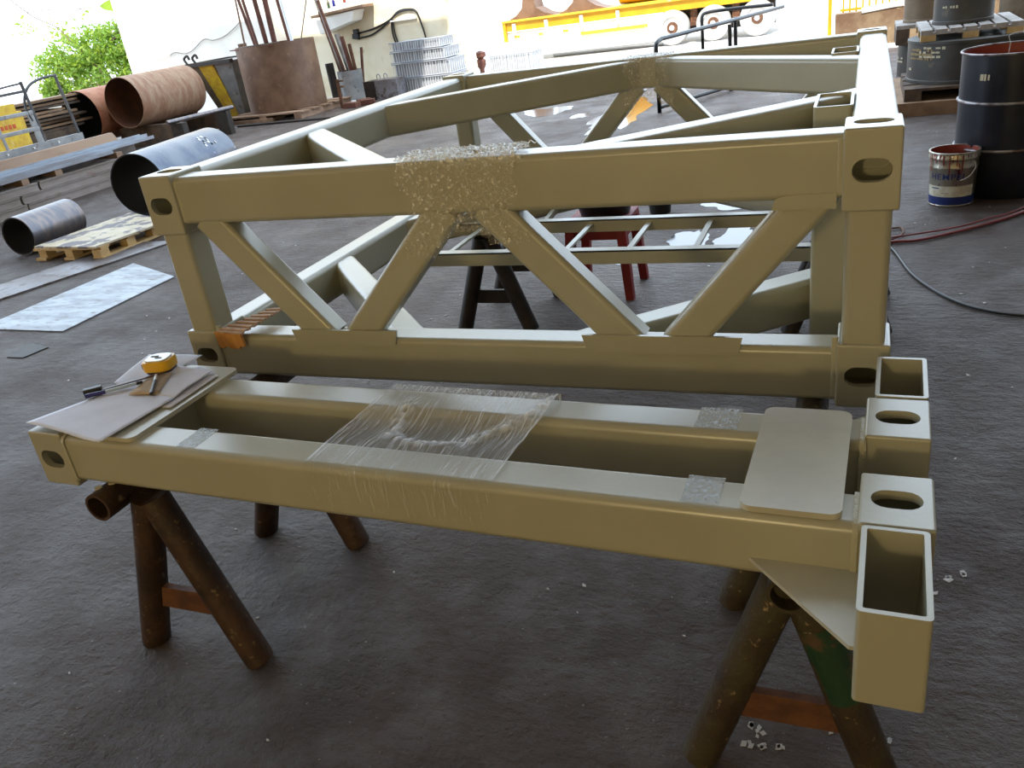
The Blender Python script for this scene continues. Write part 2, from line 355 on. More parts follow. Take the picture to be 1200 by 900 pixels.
# ============================================================ STEEL FRAME
W = -2.12; D = 2.35; ZT = 1.225; CH = .145
F = thing('steel_truss_frame', 'large grey-green welded tube truss frame standing on trestles behind the flat frame', 'steel frame', (-1.06, 1.17, .565))
def fobj(name, b, mt='paint', ang=32):
    o = obj(name, b, mt, F, ang); o.location = (1.06, -1.17, -.565); return o
blk_top = slotted_block(-.12, 0, 0, .15, 1.053, 1.236); blk_bot = slotted_block(-.12, 0, 0, .15, .562, .73)
for mm in (blk_top, blk_bot):
    for dx, dy in ((0, 0), (W+.12, 0), (0, D-.15), (W+.12, D-.15)):
        o = obj('corner_block', mm, None, F); o.location = (1.06+dx, -1.17+dy, -.565)
zt = ZT-CH/2; zb = .57+CH/2
for y in (.062, D-.062):
    for z in (zt, zb): fobj('chord', B().beam((W+.11, y, z), (-.11, y, z), .10, CH, .018))
for x in (-.055, W+.055):
    for z in (zt, zb): fobj('side_beam', B().beam((x, .14, z), (x, D-.14, z), .105, CH, .022))
for x in (-.062, W+.062):
    for y in (.062, D-.062): fobj('post', B().beam((x, y, .72), (x, y, 1.062), .098, .105, .018))
diag = [((-1.93, 1.10), (-1.585, .70)), ((-1.485, .70), (-1.112, 1.10)), ((-.998, 1.10), (-.626, .70)), ((-.51, .70), (-.165, 1.10))]
for y in (.054, D-.054):
    for a, c in diag: fobj('web_diagonal', B().beam((a[0], y, a[1]), (c[0], y, c[1]), .096, .078, .016, up=(0, 1, 0)))
for z in (zt-.004, zb-.004):
    for a, c in (((-1.30, .06), (-2.03, .84)), ((-.83, .06), (-.06, .73)), ((-1.12, 2.27), (-2.05, 1.40)), ((-.98, 2.27), (-.06, 1.46))):
        fobj('plan_brace', B().beam((a[0], a[1], z), (c[0], c[1], z), .095, CH-.012, .018))
for y0, y1 in ((.40, .63), (1.61, 1.80)):
    b = B(); open_tube(b, -.203, -.106, y0, y1, .55, 1.222); fobj('socket', b)
for x0, x1 in ((-1.70, -1.33), (-.76, -.34)):           # weld pads under the web joints
    fobj('joint_plate', B().prism_y([(x0, .742), (x0+.01, .700), (x0+.03, .692), (x1-.03, .692), (x1-.01, .700), (x1, .742)], .004, .014))
fobj('joint_plate', B().prism_y([(-.27, 1.062), (-.262, 1.088), (-.24, 1.095), (-.13, 1.097), (-.13, 1.062)], .005, .014))
for x0 in (-.131, W+.117):
    for z0, z1 in ((.745, .585), (1.09, 1.215)):
        fobj('weld_seam', B().beam((x0+.007, .016, z0), (x0+.007, .016, z1), .016, .012, .005), 'weld')
for y, y2 in ((1.07, 0), (1.52, 0)):
    b = B(); b.bb(-1.87, -.10, y, y+.006, .585, .640); b.bb(-1.87, -.10, y, y+.045, .634, .640); fobj('cross_rail', b)
for k in range(1, 7):
    x = -1.965+k*.262
    fobj('rung', B().beam((x, 1.072, .618), (x, 1.524, .618), .024, .012, .003))
b = B(); b.bb(-1.60, -1.585, 1.55, 2.2, .60, .63); fobj('stay_bar', B().beam((-1.42, 1.58, .61), (-1.50, 2.30, .61), .02, .03, .003))

# ============================================================ FLAT END FRAME (front)
E_ = thing('flat_end_frame', 'flat grey-green twin-beam frame lying on trestles in front of the big truss frame', 'steel frame', (0, -.72, .56), -.030)
def eobj(name, b, mt='paint', me=None):
    o = obj(name, me if me else b, mt, E_); o.location = (0, 0, -.56); return o
for v0, v1 in ((0, .165), (.30, .47)):
    o = eobj('corner_block', None, None, slotted_block(-.065, .055, v0, v1, .562, .721, front=False))
    o = eobj('corner_block', None, None, slotted_block(-2.10, -1.98, v0, v1, .562, .721))
for v in (.058, .338): eobj('beam', B().beam((-1.985, v, .645), (-.06, v, .645), .112, .134, .020))
for v0, v1, x0 in ((-.222, -.004, -.058), (.474, .676, -.050)):
    b = B(); open_tube(b, x0, x0+.103, v0, v1, .545, .722, .009, .008); eobj('socket', b)
def rplate(x0, x1, y0, y1, z0, z1, r=.022):
    p = []
    for cx, cy, a0 in ((x1-r, y1-r, 0), (x0+r, y1-r, 90), (x0+r, y0+r, 180), (x1-r, y0+r, 270)):
        for i in range(6):
            a = R_(a0+18*i); p.append((cx+r*math.cos(a), cy+r*math.sin(a)))
    return B().prism(p, z0, z1)
eobj('end_plate', rplate(-.262, -.090, .012, .392, .712, .724), 'paint_plate')
eobj('end_plate', rplate(-1.93, -1.735, .012, .430, .712, .724), 'paint_plate')
eobj('gusset_plate', B().prism([(-.245, .004), (-.055, .004), (-.055, -.185), (-.066, -.185)], .612, .620), 'paint_plate')
eobj('gusset_plate', B().prism([(-.245, .392), (-.05, .392), (-.05, .58), (-.06, .58)], .612, .620), 'paint_plate')
eobj('cross_member', B().beam((-.165, .10, .645), (-.165, .30, .645), .10, .12, .015))
eobj('cross_member', B().beam((-1.84, .10, .645), (-1.84, .30, .645), .10, .12, .015))
for v in (.058, .338):
    for x in (-.071, -1.977):
        b = B(); pr = []
        eobj('weld_seam', B().beam((x-.002, v, .645), (x+.008, v, .645), .122, .142, .022), 'weld')
for u0, u1, v in ((-1.60, -1.54, .001), (-.37, -.30, .001), (-.40, -.31, .281)):
    b = B(); b.bb(u0, u1, v+.02, v+.111, .7122, .7127)
    o = eobj('tape_strip', b, 'tape_clear')

# ============================================================ TRESTLES
def trestle(label, loc, y0, y1, near, far, spread=.19, mat1='rust_pipe', mat_b='rust_flat', ztop=.575, group=None, pipe_x=0):
    t = thing('pipe_trestle', label, 'trestle', loc, 0, group); r = .040; zc = ztop-r
    b = B(); b.pipe((pipe_x, y0, zc), (pipe_x, y1, zc), r, r-.008, 24); obj('top_pipe', b, mat1, t)
    for y in (near, far):
        for s_ in (-1, 1):
            b = B(); b.cyl((s_*.012, y, zc-.01), (s_*spread, y, .0), .041, .041, 18); obj('leg', b, mat1, t)
        zz = .185; hw = spread*(1-zz/zc)
        obj('brace', B().bb(-hw, hw, y-.01, y+.01, zz-.036, zz+.036), mat_b, t)
    return t
tl = trestle('rusty brown pipe trestle under the left end of the flat frame, beneath the paper', (-1.785, 0, 0), -.705, .20, -.62, -.07, pipe_x=-.095)
b = B(); b.cyl((-.108, -.672, .5735), (-.108, -.672, .5765), .010, .010, 10); b.cyl((-.088, -.640, .574), (-.088, -.640, .5772), .014, .014, 10)
obj('paint_spots', b, 'wood_top', tl)
tr = trestle('rust and green pipe trestle under the right end of the flat frame', (-.175, 0, 0), -.705, .20, -.635, -.11, mat1='rust_green')
b = B(); b.cyl((.045, -.635, .43), (.105, -.635, .255), .0418, .0418, 18, False); obj('paint_band', b, 'green', tr)
trestle('near-black trestle seen under the big frame, behind its wrapped centre joint', (-1.82, 0, 0), 1.72, 2.40, 1.78, 2.28, .19, 'dark_steel', 'dark_steel')
trestle('near-black trestle supporting the back right of the big frame', (-.16, 0, 0), 1.72, 2.40, 1.80, 2.28, .20, 'dark_steel', 'dark_steel')

# ============================================================ PLASTIC FILM
def grid_obj(name, fn, nu, nv, mt, label, cat, keep=None, thick=0):
    vs = []; lay = []
    for j in range(nv+1):
        for i in range(nu+1):
            p, l = fn(i/nu, j/nv); vs.append(p); lay.append(l)
    fs = []
    for j in range(nv):
        for i in range(nu):
            if keep is None or keep((i+.5)/nu, (j+.5)/nv): a = j*(nu+1)+i; fs.append((a, a+1, a+nu+2, a+nu+1))
    used = sorted({i for f in fs for i in f}); mp = {k: n for n, k in enumerate(used)}
    me = bpy.data.meshes.new(name); me.from_pydata([vs[k] for k in used], [], [tuple(mp[i] for i in f) for f in fs]); me.update()
    at = me.attributes.new('layers_and_glint', 'FLOAT', 'POINT'); at.data.foreach_set('value', [lay[k] for k in used])
    me.materials.append(M[mt]); me.polygons.foreach_set('use_smooth', [True]*len(me.polygons))
    o = bpy.data.objects.new(name, me); COL.objects.link(o)
    return tag(o, label, cat)
ca, sa = math.cos(-.03), math.sin(-.03)
def loc2(u, v, z): return (u*ca-v*sa, -.72+u*sa+v*ca, z)
ridge = [(-1.10, .30), (-1.075, .16), (-1.00, .125), (-.90, .135), (-.84, .20), (-.78, .27), (-.745, .37)]
def segd(p, a, b):
    p, a, b = Vector(p), Vector(a), Vector(b); t = max(0, min(1, (p-a).dot(b-a)/(b-a).length_squared)); return (p-(a+(b-a)*t)).length
def sheet(s_, t):
    u = -1.205+.46*s_; L_ = t*.60
    if L_ < .10: v, z = -.006, .612+L_
    elif L_ < .505: v, z = L_-.106, .7165
    else: v, z = .3995, .7165-(L_-.505)*.8
    if L_ < .125 and L_ > .075:
        a = (L_-.075)/.05*math.pi/2; v = -.006+.018*(1-math.cos(a)); z = .699+.0175*math.sin(a)
    d = min(segd((u, v), ridge[i], ridge[i+1]) for i in range(len(ridge)-1))
    lay = 0
    if v > .0 and L_ < .52:
        gap = max(0, 1-((v-.20)/.085)**2); z -= .02*gap*math.sin(math.pi*s_)
        n1 = noise.noise(Vector((u*9, v*7, 1)))
        n2 = noise.noise(Vector((u*190+v*20, v*12, 3)))
        rd = math.exp(-(d/.022)**2)
        cr = noise.noise(Vector((u*60, v*60, 5)))
        z += .0035+.003*n2*(.4+gap)+.004*gap*n1+rd*(.008+.007*cr)
        lay = .55*rd*(.6+cr)+.04*gap
    edge = min(s_, 1-s_)
    if v > .01: lay += .35*math.exp(-(edge/.012)**2)
    else: lay = -.40
    return loc2(u+.015*(v > .1)*(v-.1)*2, v, z), lay
grid_obj('stretch_film_sheet', sheet, 150, 130, 'film', 'clear stretch film band wrapped across both beams of the flat frame', 'plastic film')
def wrap_fn(cx, y_face, ytop, w0, sgn=1):
    def fn(s_, t):
        x = cx-w0/2+w0*s_; L_ = t*.40
        if L_ < .27: z = .955+L_; y = y_face-.004
        else: z = 1.2285; y = y_face-.004+(L_-.27)
        nn = noise.noise(Vector((x*75, z*60+y*40, 2))); n2 = noise.noise(Vector((x*190, z*190+y*170, 7)))
        h = .007*nn+.008*n2+.007
        if L_ < .255: y -= h
        elif L_ < .285: y -= h*.6; z += h*.6-.004*(1)
        else: z += h*.8
        return (x, y, z), max(-.05, .05+.9*n2)*(1.6 if L_ > .265 else .6)+(.25 if L_ > .265 else 0)  # white glints and a brighter top put into the film opacity
    return fn
def wrap_keep(cx, w0):
    def k(s_, t):
        x = -w0/2+w0*s_; L_ = t*.40; z = .955+L_
        if L_ >= .27: return abs(x+.02*math.sin(L_*90)) < w0/2-.008
        if z > 1.085: return abs(x+.012*math.sin(z*60)) < w0/2-.005-.25*max(0, 1.15-z)*(x > 0)-(1.225-z)*.22
        q = 1.085-z
        if z > 1.035 and abs(x) < .06: return True
        return (-.125-q*.93 < x < .01-q*.93 and z > .965) or (-.005+q*.93 < x < .125+q*.93 and z > 1.0)
    return k
grid_obj('crumpled_film_wrap', wrap_fn(-1.055, .012, .11, .37), 130, 140, 'film_crumple', 'crinkled clear film wrapped over the centre joint of the front top beam', 'plastic film', wrap_keep(-1.055, .37))
grid_obj('crumpled_film_wrap', wrap_fn(-1.03, 2.16, 2.34, .24), 80, 100, 'film_crumple', 'crinkled clear film wrapped over the centre joint of the rear top beam', 'plastic film', wrap_keep(-1.03, .24))

# ============================================================ PAPERS AND SMALL TOOLS
def sheet_paper(name, poly4, z, lift, label, mt='paper', n=16, cut=None):
    a, b_, c, d = [Vector(p) for p in poly4]; vs = []; fs = []
    for j in range(n+1):
        for i in range(n+1):
            s_, t = i/n, j/n; p = (a*(1-s_)+b_*s_)*(1-t)+(d*(1-s_)+c*s_)*t
            vs.append((p.x, p.y, z+lift(s_, t)))
    for j in range(n):
        for i in range(n): k = j*(n+1)+i; fs.append((k, k+1, k+n+2, k+n+1))
    me = bpy.data.meshes.new(name); me.from_pydata(vs, [], fs); me.materials.append(M[mt]); me.polygons.foreach_set('use_smooth', [True]*len(fs))
    o = bpy.data.objects.new(name, me); COL.objects.link(o); md = o.modifiers.new('t', 'SOLIDIFY'); md.thickness = .0006; md.offset = 1
    return tag(o, label, 'paper')
sheet_paper('paper_sheet', [(-2.072, -.37), (-1.915, -.45), (-1.918, -.165), (-2.12, -.175)], .7255, lambda s, t: .0015*math.sin(7*s+3*t), 'smaller white sheet under the tape measure, at the rear of the paper pile')
sheet_paper('paper_sheet', [(-1.93, -.47), (-1.745, -.50), (-1.745, -.30), (-1.86, -.25)], .7265, lambda s, t: .002+.002*math.sin(6*s), 'sheet peeping out along the right edge of the paper pile')
sheet_paper('paper_sheet', [(-2.12, -.635), (-1.79, -.70), (-1.77, -.45), (-2.00, -.41)], .7290, lambda s, t: .003+.005*max(0, .4-s)+.004*(1-t)*abs(math.sin(4*s)), 'big front white sheet overhanging the corner of the flat frame')
sheet_paper('paper_sheet', [(-1.905, -.43), (-1.772, -.452), (-1.775, -.285), (-1.945, -.250)], .7300, lambda s, t: .002+.005*s*t+.002*math.sin(5*t), 'white sheet lying right of the tape measure under the black rod')
sheet_paper('paper_scrap', [(-1.93, -.455), (-1.835, -.445), (-1.90, -.31), (-1.955, -.35)], .7325, lambda s, t: .004, 'small tan paper scrap beneath the tape measure', 'paper_brown', 4)
t = thing('tape_measure', 'yellow and chrome pocket tape measure lying on the white papers', 'tape measure', (-1.965, -.285, .7385), .25)
def rblock(x, y, z0, z1, r=.022):
    p = []
    for cx, cy, a0 in ((x-r, y-r, 0), (-x+r, y-r, 90), (-x+r, -y+r, 180), (x-r, -y+r, 270)):
        for i in range(6): a = R_(a0+18*i); p.append((cx+r*math.cos(a), cy+r*math.sin(a)))
    return [[(a*k, b*k, z) for a, b in p] for k, z in ((.96, z0), (1, z0+.003), (1, z1-.003), (.95, z1))]
obj('body', B().rings(rblock(.043, .038, .0, .030)), 'tape_yellow', t)
obj('face_plate', B().rings(rblock(.035, .031, .030, .0335)), 'bolt', t)
obj('belt_clip', B().rings(rblock(.040, .034, -.008, .0)), 'tape_strap', t)
b = B(); b.box((-.012, .005, .0345), (.024, .005, .0015)); b.box((.006, -.008, .0345), (.02, .004, .0015)); obj('printed_mark', b, 'green', t)
b = B(); b.box((-.046, -.01, .012), (.006, .014, .016)); obj('hook', b, 'tape_strap', t)
b = B(); b.beam((-1.915, -.325, .743), (-2.045, -.452, .740), .011, .004, .001); t = thing('scriber_brush', 'long brown flat scriber with a black bristle end lying on the papers', 'marking tool', (0, 0, 0)); obj('handle', b, 'scribe', t)
obj('brush_head', B().beam((-2.038, -.442, .744), (-2.073, -.474, .744), .022, .018, .004), 'black', t)
t = thing('ballpoint_pen', 'blue capped pen lying beside the brown scriber', 'pen', (0, 0, 0))
obj('cap', B().cyl((-2.052, -.490, .742), (-2.012, -.455, .742), .006, .0055, 10), 'pen_blue', t)
obj('barrel', B().cyl((-2.012, -.455, .742), (-1.952, -.398, .742), .0045, .0045, 10), 'pen_clear', t)
obj('tip', B().cyl((-1.952, -.398, .742), (-1.940, -.387, .742), .0055, .004, 10), 'black', t)
t = thing('centre_punch', 'short black rod lying in front of the tape measure', 'marking tool', (0, 0, 0))
obj('shaft', B().cyl((-1.848, -.452, .742), (-1.905, -.375, .742), .005, .0045, 10), 'black', t)
obj('ferrule', B().cyl((-1.905, -.375, .742), (-1.93, -.342, .742), .0045, .004, 10), 'galv', t)
t = thing('torn_cardboard', 'torn piece of brown corrugated cardboard on the lower left corner of the big frame', 'cardboard', (-1.9, .04, .72))
def card(vs): 
    return [Vector(v)-Vector((-1.9, .04, .72)) for v in vs]
b = B(); n = 14
for k in range(n):
    f0, f1 = k/n, (k+1)/n
    A0 = Vector((-1.975, -.02, .738)).lerp(Vector((-1.905, .17, .738)), f0); A1 = Vector((-1.975, -.02, .738)).lerp(Vector((-1.905, .17, .738)), f1)
    B0 = Vector((-1.855, -.045, .742)).lerp(Vector((-1.845, .17, .742)), f0); B1 = Vector((-1.855, -.045, .742)).lerp(Vector((-1.845, .17, .742)), f1)
    z = Vector((0, 0, .004 if k % 2 else 0)); off = Vector((1.9, -.04, -.72))
    b.add([q+off for q in (A0+z, A1+z, B1+z, B0+z, A0+z+Vector((0, 0, .005)), A1+z+Vector((0, 0, .005)), B1+z+Vector((0, 0, .005)), B0+z+Vector((0, 0, .005)))],
          [(0, 3, 2, 1), (4, 5, 6, 7), (0, 1, 5, 4), (1, 2, 6, 5), (2, 3, 7, 6), (3, 0, 4, 7)])
obj('top_flap', b, 'card', t)
b = B()
for k in range(5):
    b.box((-.075+.0+.02*k, -.052, -.010+.004*math.sin(k*2)), (.0205, .010, .058+.008*math.sin(k*3)), (.15, 0, .05*(-1)**k))
obj('torn_flap', b, 'card_in', t)

# ============================================================ FLOOR OBJECTS
def floor_plate(name, poly, z, mt, label, cat='steel plate'):
    return tag(obj(name, B().prism(poly, .001, z), mt), label, cat)
floor_plate('steel_sheet', [(-5.6, 1.62), (-4.80, 1.61), (-4.80, 2.66), (-5.53, 3.0)], .008, 'steel_plate', 'bright bare steel sheet lying flat on the floor at the left')
floor_plate('steel_strip', [(-6.9, 1.0), (-6.42, 1.0), (-5.62, 3.6), (-6.12, 3.6)], .014, 'steel_plate2', 'long worn steel strip on the floor under the yellow pallet side')
floor_plate('steel_offcut', [(-4.83, 1.21), (-4.69, 1.21), (-4.66, 1.37), (-4.88, 1.42)], .006, 'dark_steel', 'small dark perforated steel offcut on the bare floor', 'steel offcut')
b = B()
rr = random.Random(5)
for k in range(240):
    x, y = rr.uniform(-4.6, 1.6), rr.uniform(-1.3, 7); s_ = rr.uniform(.004, .013)
    a = rr.uniform(0, 6.28); p = [(x+s_*q*math.cos(a+j*1.5), y+s_*q*math.sin(a+j*1.5)) for j, q in enumerate((1, .5, 1.1, .6))]
    b.prism(p, .0005, .002+s_*.1)
for x, y in ((-.258, -.529), (-.246, -.551), (-.27, -.582), (-.239, -.579), (-.191, -.581), (.02, -.50), (.19, .1), (.22, .12)):
    for j in range(3):
        a = rr.uniform(0, 6.28); s_ = rr.uniform(.006, .014); x2, y2 = x+rr.uniform(-.012, .012), y+rr.uniform(-.012, .012)
        b.prism([(x2+s_*math.cos(a+k*1.6)*(.6+.4*(k % 2)), y2+s_*math.sin(a+k*1.6)) for k in range(4)], .0005, .0018)
o = tag(obj('paint_chips', b, 'chip'), 'pale paint and paper chips scattered over the dark floor', 'debris'); o['kind'] = 'stuff'
def puddle(cx, cy, rx, ry, seed, label, z=.0016):
    b = B(); n = 40; pts = []
    for i in range(n):
        a = 2*math.pi*i/n; k = 1+.55*noise.noise(Vector((math.cos(a)*1.4+seed, math.sin(a)*1.4, seed*3)))+.25*noise.noise(Vector((math.cos(a)*5, math.sin(a)*5+seed, 1)))
        pts.append((cx+rx*k*math.cos(a), cy+ry*k*math.sin(a)))
    return tag(obj('puddle', B().prism(pts, .0002, z), 'puddle'), label, 'puddle')
puddle(-1.10, 3.25, .13, .26, 1, 'bright puddle seen under the front top beam, left of the smaller ones')
puddle(-.80, 3.30, .11, .30, 2, 'bright puddle seen just right of the rung ladder tray')
puddle(-.86, 4.15, .22, .16, 3, 'narrow puddle right under the front top beam')
puddle(-1.42, 2.95, .10, .12, 4, 'small puddle behind the red stool leg')
puddle(-2.86, 8.6, .28, 1.2, 5, 'bright wet patch behind the rear wrapped joint')
puddle(-4.15, 9.6, .36, .36, 6, 'thin wet patch beyond the rear left brace')
puddle(-3.5, 8.9, .12, .2, 7, 'small wet patch between the two far puddles')
def line_obj(name, pts, r, mt, label, cat): return tag(obj(name, B().path(pts, r, 8, 8), mt), label, cat)
line_obj('air_hose', [(-.3, 3.0, .012), (.10, 3.12, .012), (.234, 3.142, .012), (.44, 3.285, .012), (.653, 3.47, .012), (.829, 3.666, .012), (1.2, 4.15, .012)], .010, 'hose_red', 'dark red hose lying on the floor in front of the paint pail', 'hose')
line_obj('air_hose', [(-.2, 3.04, .03), (.15, 3.17, .03), (.44, 3.315, .03), (.62, 3.475, .03), (.80, 3.70, .012), (1.1, 4.2, .012)], .006, 'hose_red', 'thin red hose running on top of the thicker red hose', 'hose')
line_obj('hose_loop', [(.02, 3.40, .01), (.106, 3.40, .01), (.158, 3.40, .01), (.163, 3.28, .012), (.101, 3.16, .014), (.0, 3.13, .014)], .006, 'rust_flat', 'small loop of pale pinkish hose by the frame post', 'hose')
line_obj('black_cable', [(.0, 3.15, .008), (.098, 3.005, .008), (.19, 2.556, .008), (.325, 2.235, .008), (.453, 2.082, .008), (.612, 2.012, .008), (.9, 1.99, .008)], .007, 'hose_black', 'thin black cable curving over the floor below the paint pail', 'cable')
# red stool with tub
t = thing('plastic_stool', 'red plastic stool standing on the floor behind the ladder-like rails', 'stool', (-1.385, 2.40, 0))
sw = .14
def leg(x, y):
    return B().rings([[(x+s1*a, y+s2*c, z) for s1, s2 in ((-1, -1), (1, -1), (1, 1), (-1, 1))] for z, x, y, a, c in ((0, x*1.22, y*1.22, .022, .022), (.40, x, y, .026, .026))])
for sx in (-1, 1):
    for sy in (-1, 1): obj('leg', leg(sx*sw, sy*sw), 'red', t)
obj('seat', B().rings(rblock(.17, .17, .40, .43, .03)), 'red', t)
b = B()
for sx in (-1, 1): b.bb(sx*(sw+.012)-.006, sx*(sw+.012)+.006, -sw, sw, .33, .40); b.bb(-sw, sw, sx*(sw+.012)-.006, sx*(sw+.012)+.006, .33, .40)
obj('apron', b, 'red', t)
t = thing('black_tub', 'low round black rubber tub resting on the red stool', 'tub', (-1.37, 2.42, .432))
obj('tub_wall', B().lathe((0, 0, 0), [(.135, 0), (.155, .075), (.162, .08), (.155, .083), (.145, .075), (.12, .012)], 30), 'black', t)
t = thing('black_bucket', 'small black bucket on the floor right of the red stool', 'bucket', (-1.42, 4.0, 0))
obj('bucket_wall', B().lathe((0, 0, 0), [(.075, 0), (.095, .19), (.10, .195), (.088, .19), (.07, .01)], 24), 'black', t)
tag(obj('tube_offcut', B().pipe((-.95, 4.30, .03), (-.80, 4.45, .03), .028, .02, 14), 'dark_steel'), 'short black tube offcut on the floor beyond the puddles', 'pipe')

# yellow pallet, left
t = thing('wooden_pallet', 'yellowish plywood-topped pallet lying beside the smallest steel pipe', 'pallet', (-6.80, 3.17, 0), 0)
pw, pd = .78, 1.10
obj('top_sheet', B().prism([(0, 0), (pw, -.06), (pw+.10, pd*.66), (.06, pd)], .105, .122), 'wood_top', t)
for k in range(3):
    x = .03+k*.34
    for j in range(3): obj('block', B().bb(x, x+.09, .0-.04*k/2+j*.31, .10-.04*k/2+j*.31, .025, .085), 'wood', t)
for j in range(3): obj('stringer', B().bb(0, .80, -.02+j*.31, .08+j*.31, .085, .105), 'wood', t)
for k in range(3): obj('bottom_board', B().bb(.02+k*.34, .14+k*.34, -.04, .74, .003, .025), 'wood', t)

# ---- loose pipes
def bigpipe(label, c, r, L_, th, mt, inner, wall=.010, z0=0, marks=False):
    t = thing('steel_pipe', label, 'pipe', (c[0], c[1], z0), -th)
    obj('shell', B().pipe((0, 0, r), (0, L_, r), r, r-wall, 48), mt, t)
    obj('lining', B().pipe((0, .006, r), (0, L_-.006, r), r-wall-.0005, r-wall-.003, 48), inner, t)  # dark inner skin paints the shade inside the pipe
    if marks:
        b = B()
        for k in range(11):
            a = .95-.10*(k % 5); y = 1.0+.09*(k//5)+.02*(k % 3)
            b.box(((r+.001)*math.sin(a), y, r+(r+.001)*math.cos(a)), (.028, .03, .002), (0, a, .3*(k % 3)))
        obj('chalk_mark', b, 'galv', t)
    return t
bigpipe('large blue-grey steel pipe lying left of the big frame corner', (-6.90, 4.64), .313, 1.50, -.161, 'pipe_blue', 'pipe_in', marks=True)
bigpipe('smallest steel pipe, bluish brown, beside the yellow pallet', (-7.13, 3.31), .178, .66, -.092, 'pipe_small', 'pipe_in')
bigpipe('tan rusty large pipe, nearest of the two rusted ones', (-11.55, 9.40), .412, 1.55, .02, 'pipe_rust', 'pipe_in2', z0=.335)
bigpipe('orange rusty large pipe partly hidden behind the tan one', (-12.42, 9.25), .44, 2.45, .02, 'pipe_rust2', 'pipe_in', z0=.155)
for k, (y, lb) in enumerate(((9.55, 'front dark timber bearer under the tan rusty pipe'), (10.7, 'rear dark timber bearer under the tan rusty pipe'))):
    tag(obj('timber_bearer', B().bb(-12.0, -10.7, y, y+.16, .0, .33), 'wood_dark'), lb, 'timber')
for y, lb in ((9.40, 'front low bearer under the orange rusty pipe'), (11.6, 'rear low bearer under the orange rusty pipe')):
    tag(obj('timber_bearer', B().bb(-13.0, -12.05, y, y+.14, .0, .15), 'wood_dark'), lb, 'timber')

# ---- stack of beams at the left
bl = [('old_beam', -9.03, .16, 0, .10, 2.0, 5.0, 'lowest near beam of the left stack, front length'), ('old_beam', -9.03, .16, 0, .10, 5.02, 7.3, 'lowest near beam of the left stack, rear length'),
      ('old_beam', -9.04, .16, .104, .20, 2.0, 4.95, 'middle beam of the left stack, front length'), ('old_beam', -9.04, .16, .104, .20, 4.98, 7.0, 'middle beam of the left stack, rear length'),
      ('old_beam', -9.05, .18, .204, .30, 2.0, 5.25, 'upper near beam of the left stack, front length'), ('old_beam', -9.05, .18, .204, .30, 5.28, 6.6, 'upper near beam of the left stack, rear length')]
for nm, x1, wd, z0, z1, y0, y1, lb in bl:
    b = B(); b.bb(x1-wd, x1, y0, y1, z0, z0+.014); b.bb(x1-wd, x1, y0, y1, z1-.014, z1); b.bb(x1-.03, x1-.012, y0, y1, z0+.014, z1-.014)
    tag(obj('steel_beam', b, 'beam_old'), lb+', brown flanged steel', 'steel beam', None)
for x, y, lb in ((-9.1, 5.05, 'front small wood block between beams and channels'), (-9.12, 5.55, 'middle small wood block between beams and channels'), (-9.12, 6.55, 'rear small wood block between beams and channels')):
    tag(obj('wood_block', B().bb(x-.28, x+.05, y, y+.10, .302, .37), 'plank_brown'), lb, 'wood block')
for k, (x, z, y1, mt, lb) in enumerate(((-9.06, .372, 6.5, 'angle_blue', 'lower bluish steel channel on the left stack'), (-9.14, .405, 7.35, 'angle_blue', 'bluish steel channel second from the front edge of the left stack'),
                                    (-9.30, .43, 7.40, 'angle_blue', 'long bluish steel channel at the back of the channel layer'))):
    b = B(); b.bb(x-.14, x, 2, y1, z, z+.010); b.bb(x-.010, x, 2, y1, z+.01, z+.04); b.bb(x-.14, x-.13, 2, y1, z+.01, z+.04)
    tag(obj('steel_channel', b, mt), lb, 'steel channel')
tag(obj('brown_plank', B().prism_y([(-9.62, .42), (-9.56, .42), (-9.66, .555), (-9.72, .555)], 2.2, 7.15), 'plank_brown'), 'broad brown plank set on edge behind the channels', 'plank')
for z, x, y1, lb in ((.0, -9.66, 7.4, 'bottom hidden bearer beam of the left stack'), (.21, -9.66, 7.2, 'upper hidden bearer beam of the left stack')):
    tag(obj('steel_beam', B().bb(x-.35, x+.28, 2.0, y1, z, z+.20), 'beam_old'), lb, 'steel beam')
# rack with bolts
t = thing('steel_rack', 'grey steel rack with arched flat bars and a bolted foot plate', 'rack', (-10.4, 6.6, 0))
X = 0
def rk(y, z): return (X, y-6.6, z)
obj('foot_plate', B().bb(-.02, .02, -3.2, .72, .44, .58), 'grey_steel', t)
for y in (5.55, 6.04, 6.46, 6.87): obj('bolt', B().cyl((.02, y-6.6, .53), (.035, y-6.6, .53), .018, .014, 8), 'bolt', t)
for y0, z0, y1, z1 in ((6.70, .45, 6.63, 1.36), (7.28, .5, 7.20, 1.38)): obj('upright', B().beam(rk(y0, z0), rk(y1, z1), .03, .035, .004), 'rack', t)
obj('flat_bar', B().path([rk(6.60, .86), rk(6.57, 1.02), rk(6.62, 1.18), rk(6.75, 1.30), rk(6.95, 1.355), rk(7.21, 1.37)], .018, 6), 'rack', t)
obj('wide_upright', B().beam(rk(6.63, .50), rk(6.60, .99), .02, .10, .004), 'grey_steel', t)
for z in (.97, .76): obj('shelf_bar', B().beam(rk(4.6, z), rk(6.66, z), .03, .05, .004), 'grey_steel', t)
obj('flat_bar', B().path([rk(5.6, 1.0), rk(5.85, 1.22), rk(6.2, 1.31), rk(6.63, 1.34)], .014, 6), 'rack', t)
obj('top_bar', B().beam(rk(5.3, 1.22), rk(6.63, 1.24), .025, .035, .004), 'rack', t)
obj('upright', B().beam(rk(6.10, .5), rk(6.05, 1.0), .02, .04, .004), 'grey_steel', t)
b = B(); b.bb(.0, .06, -3.2, .72, .0, .44); obj('base', B().bb(-.25, .05, -3.2, .72, 0, .44), 'beam_old', t)
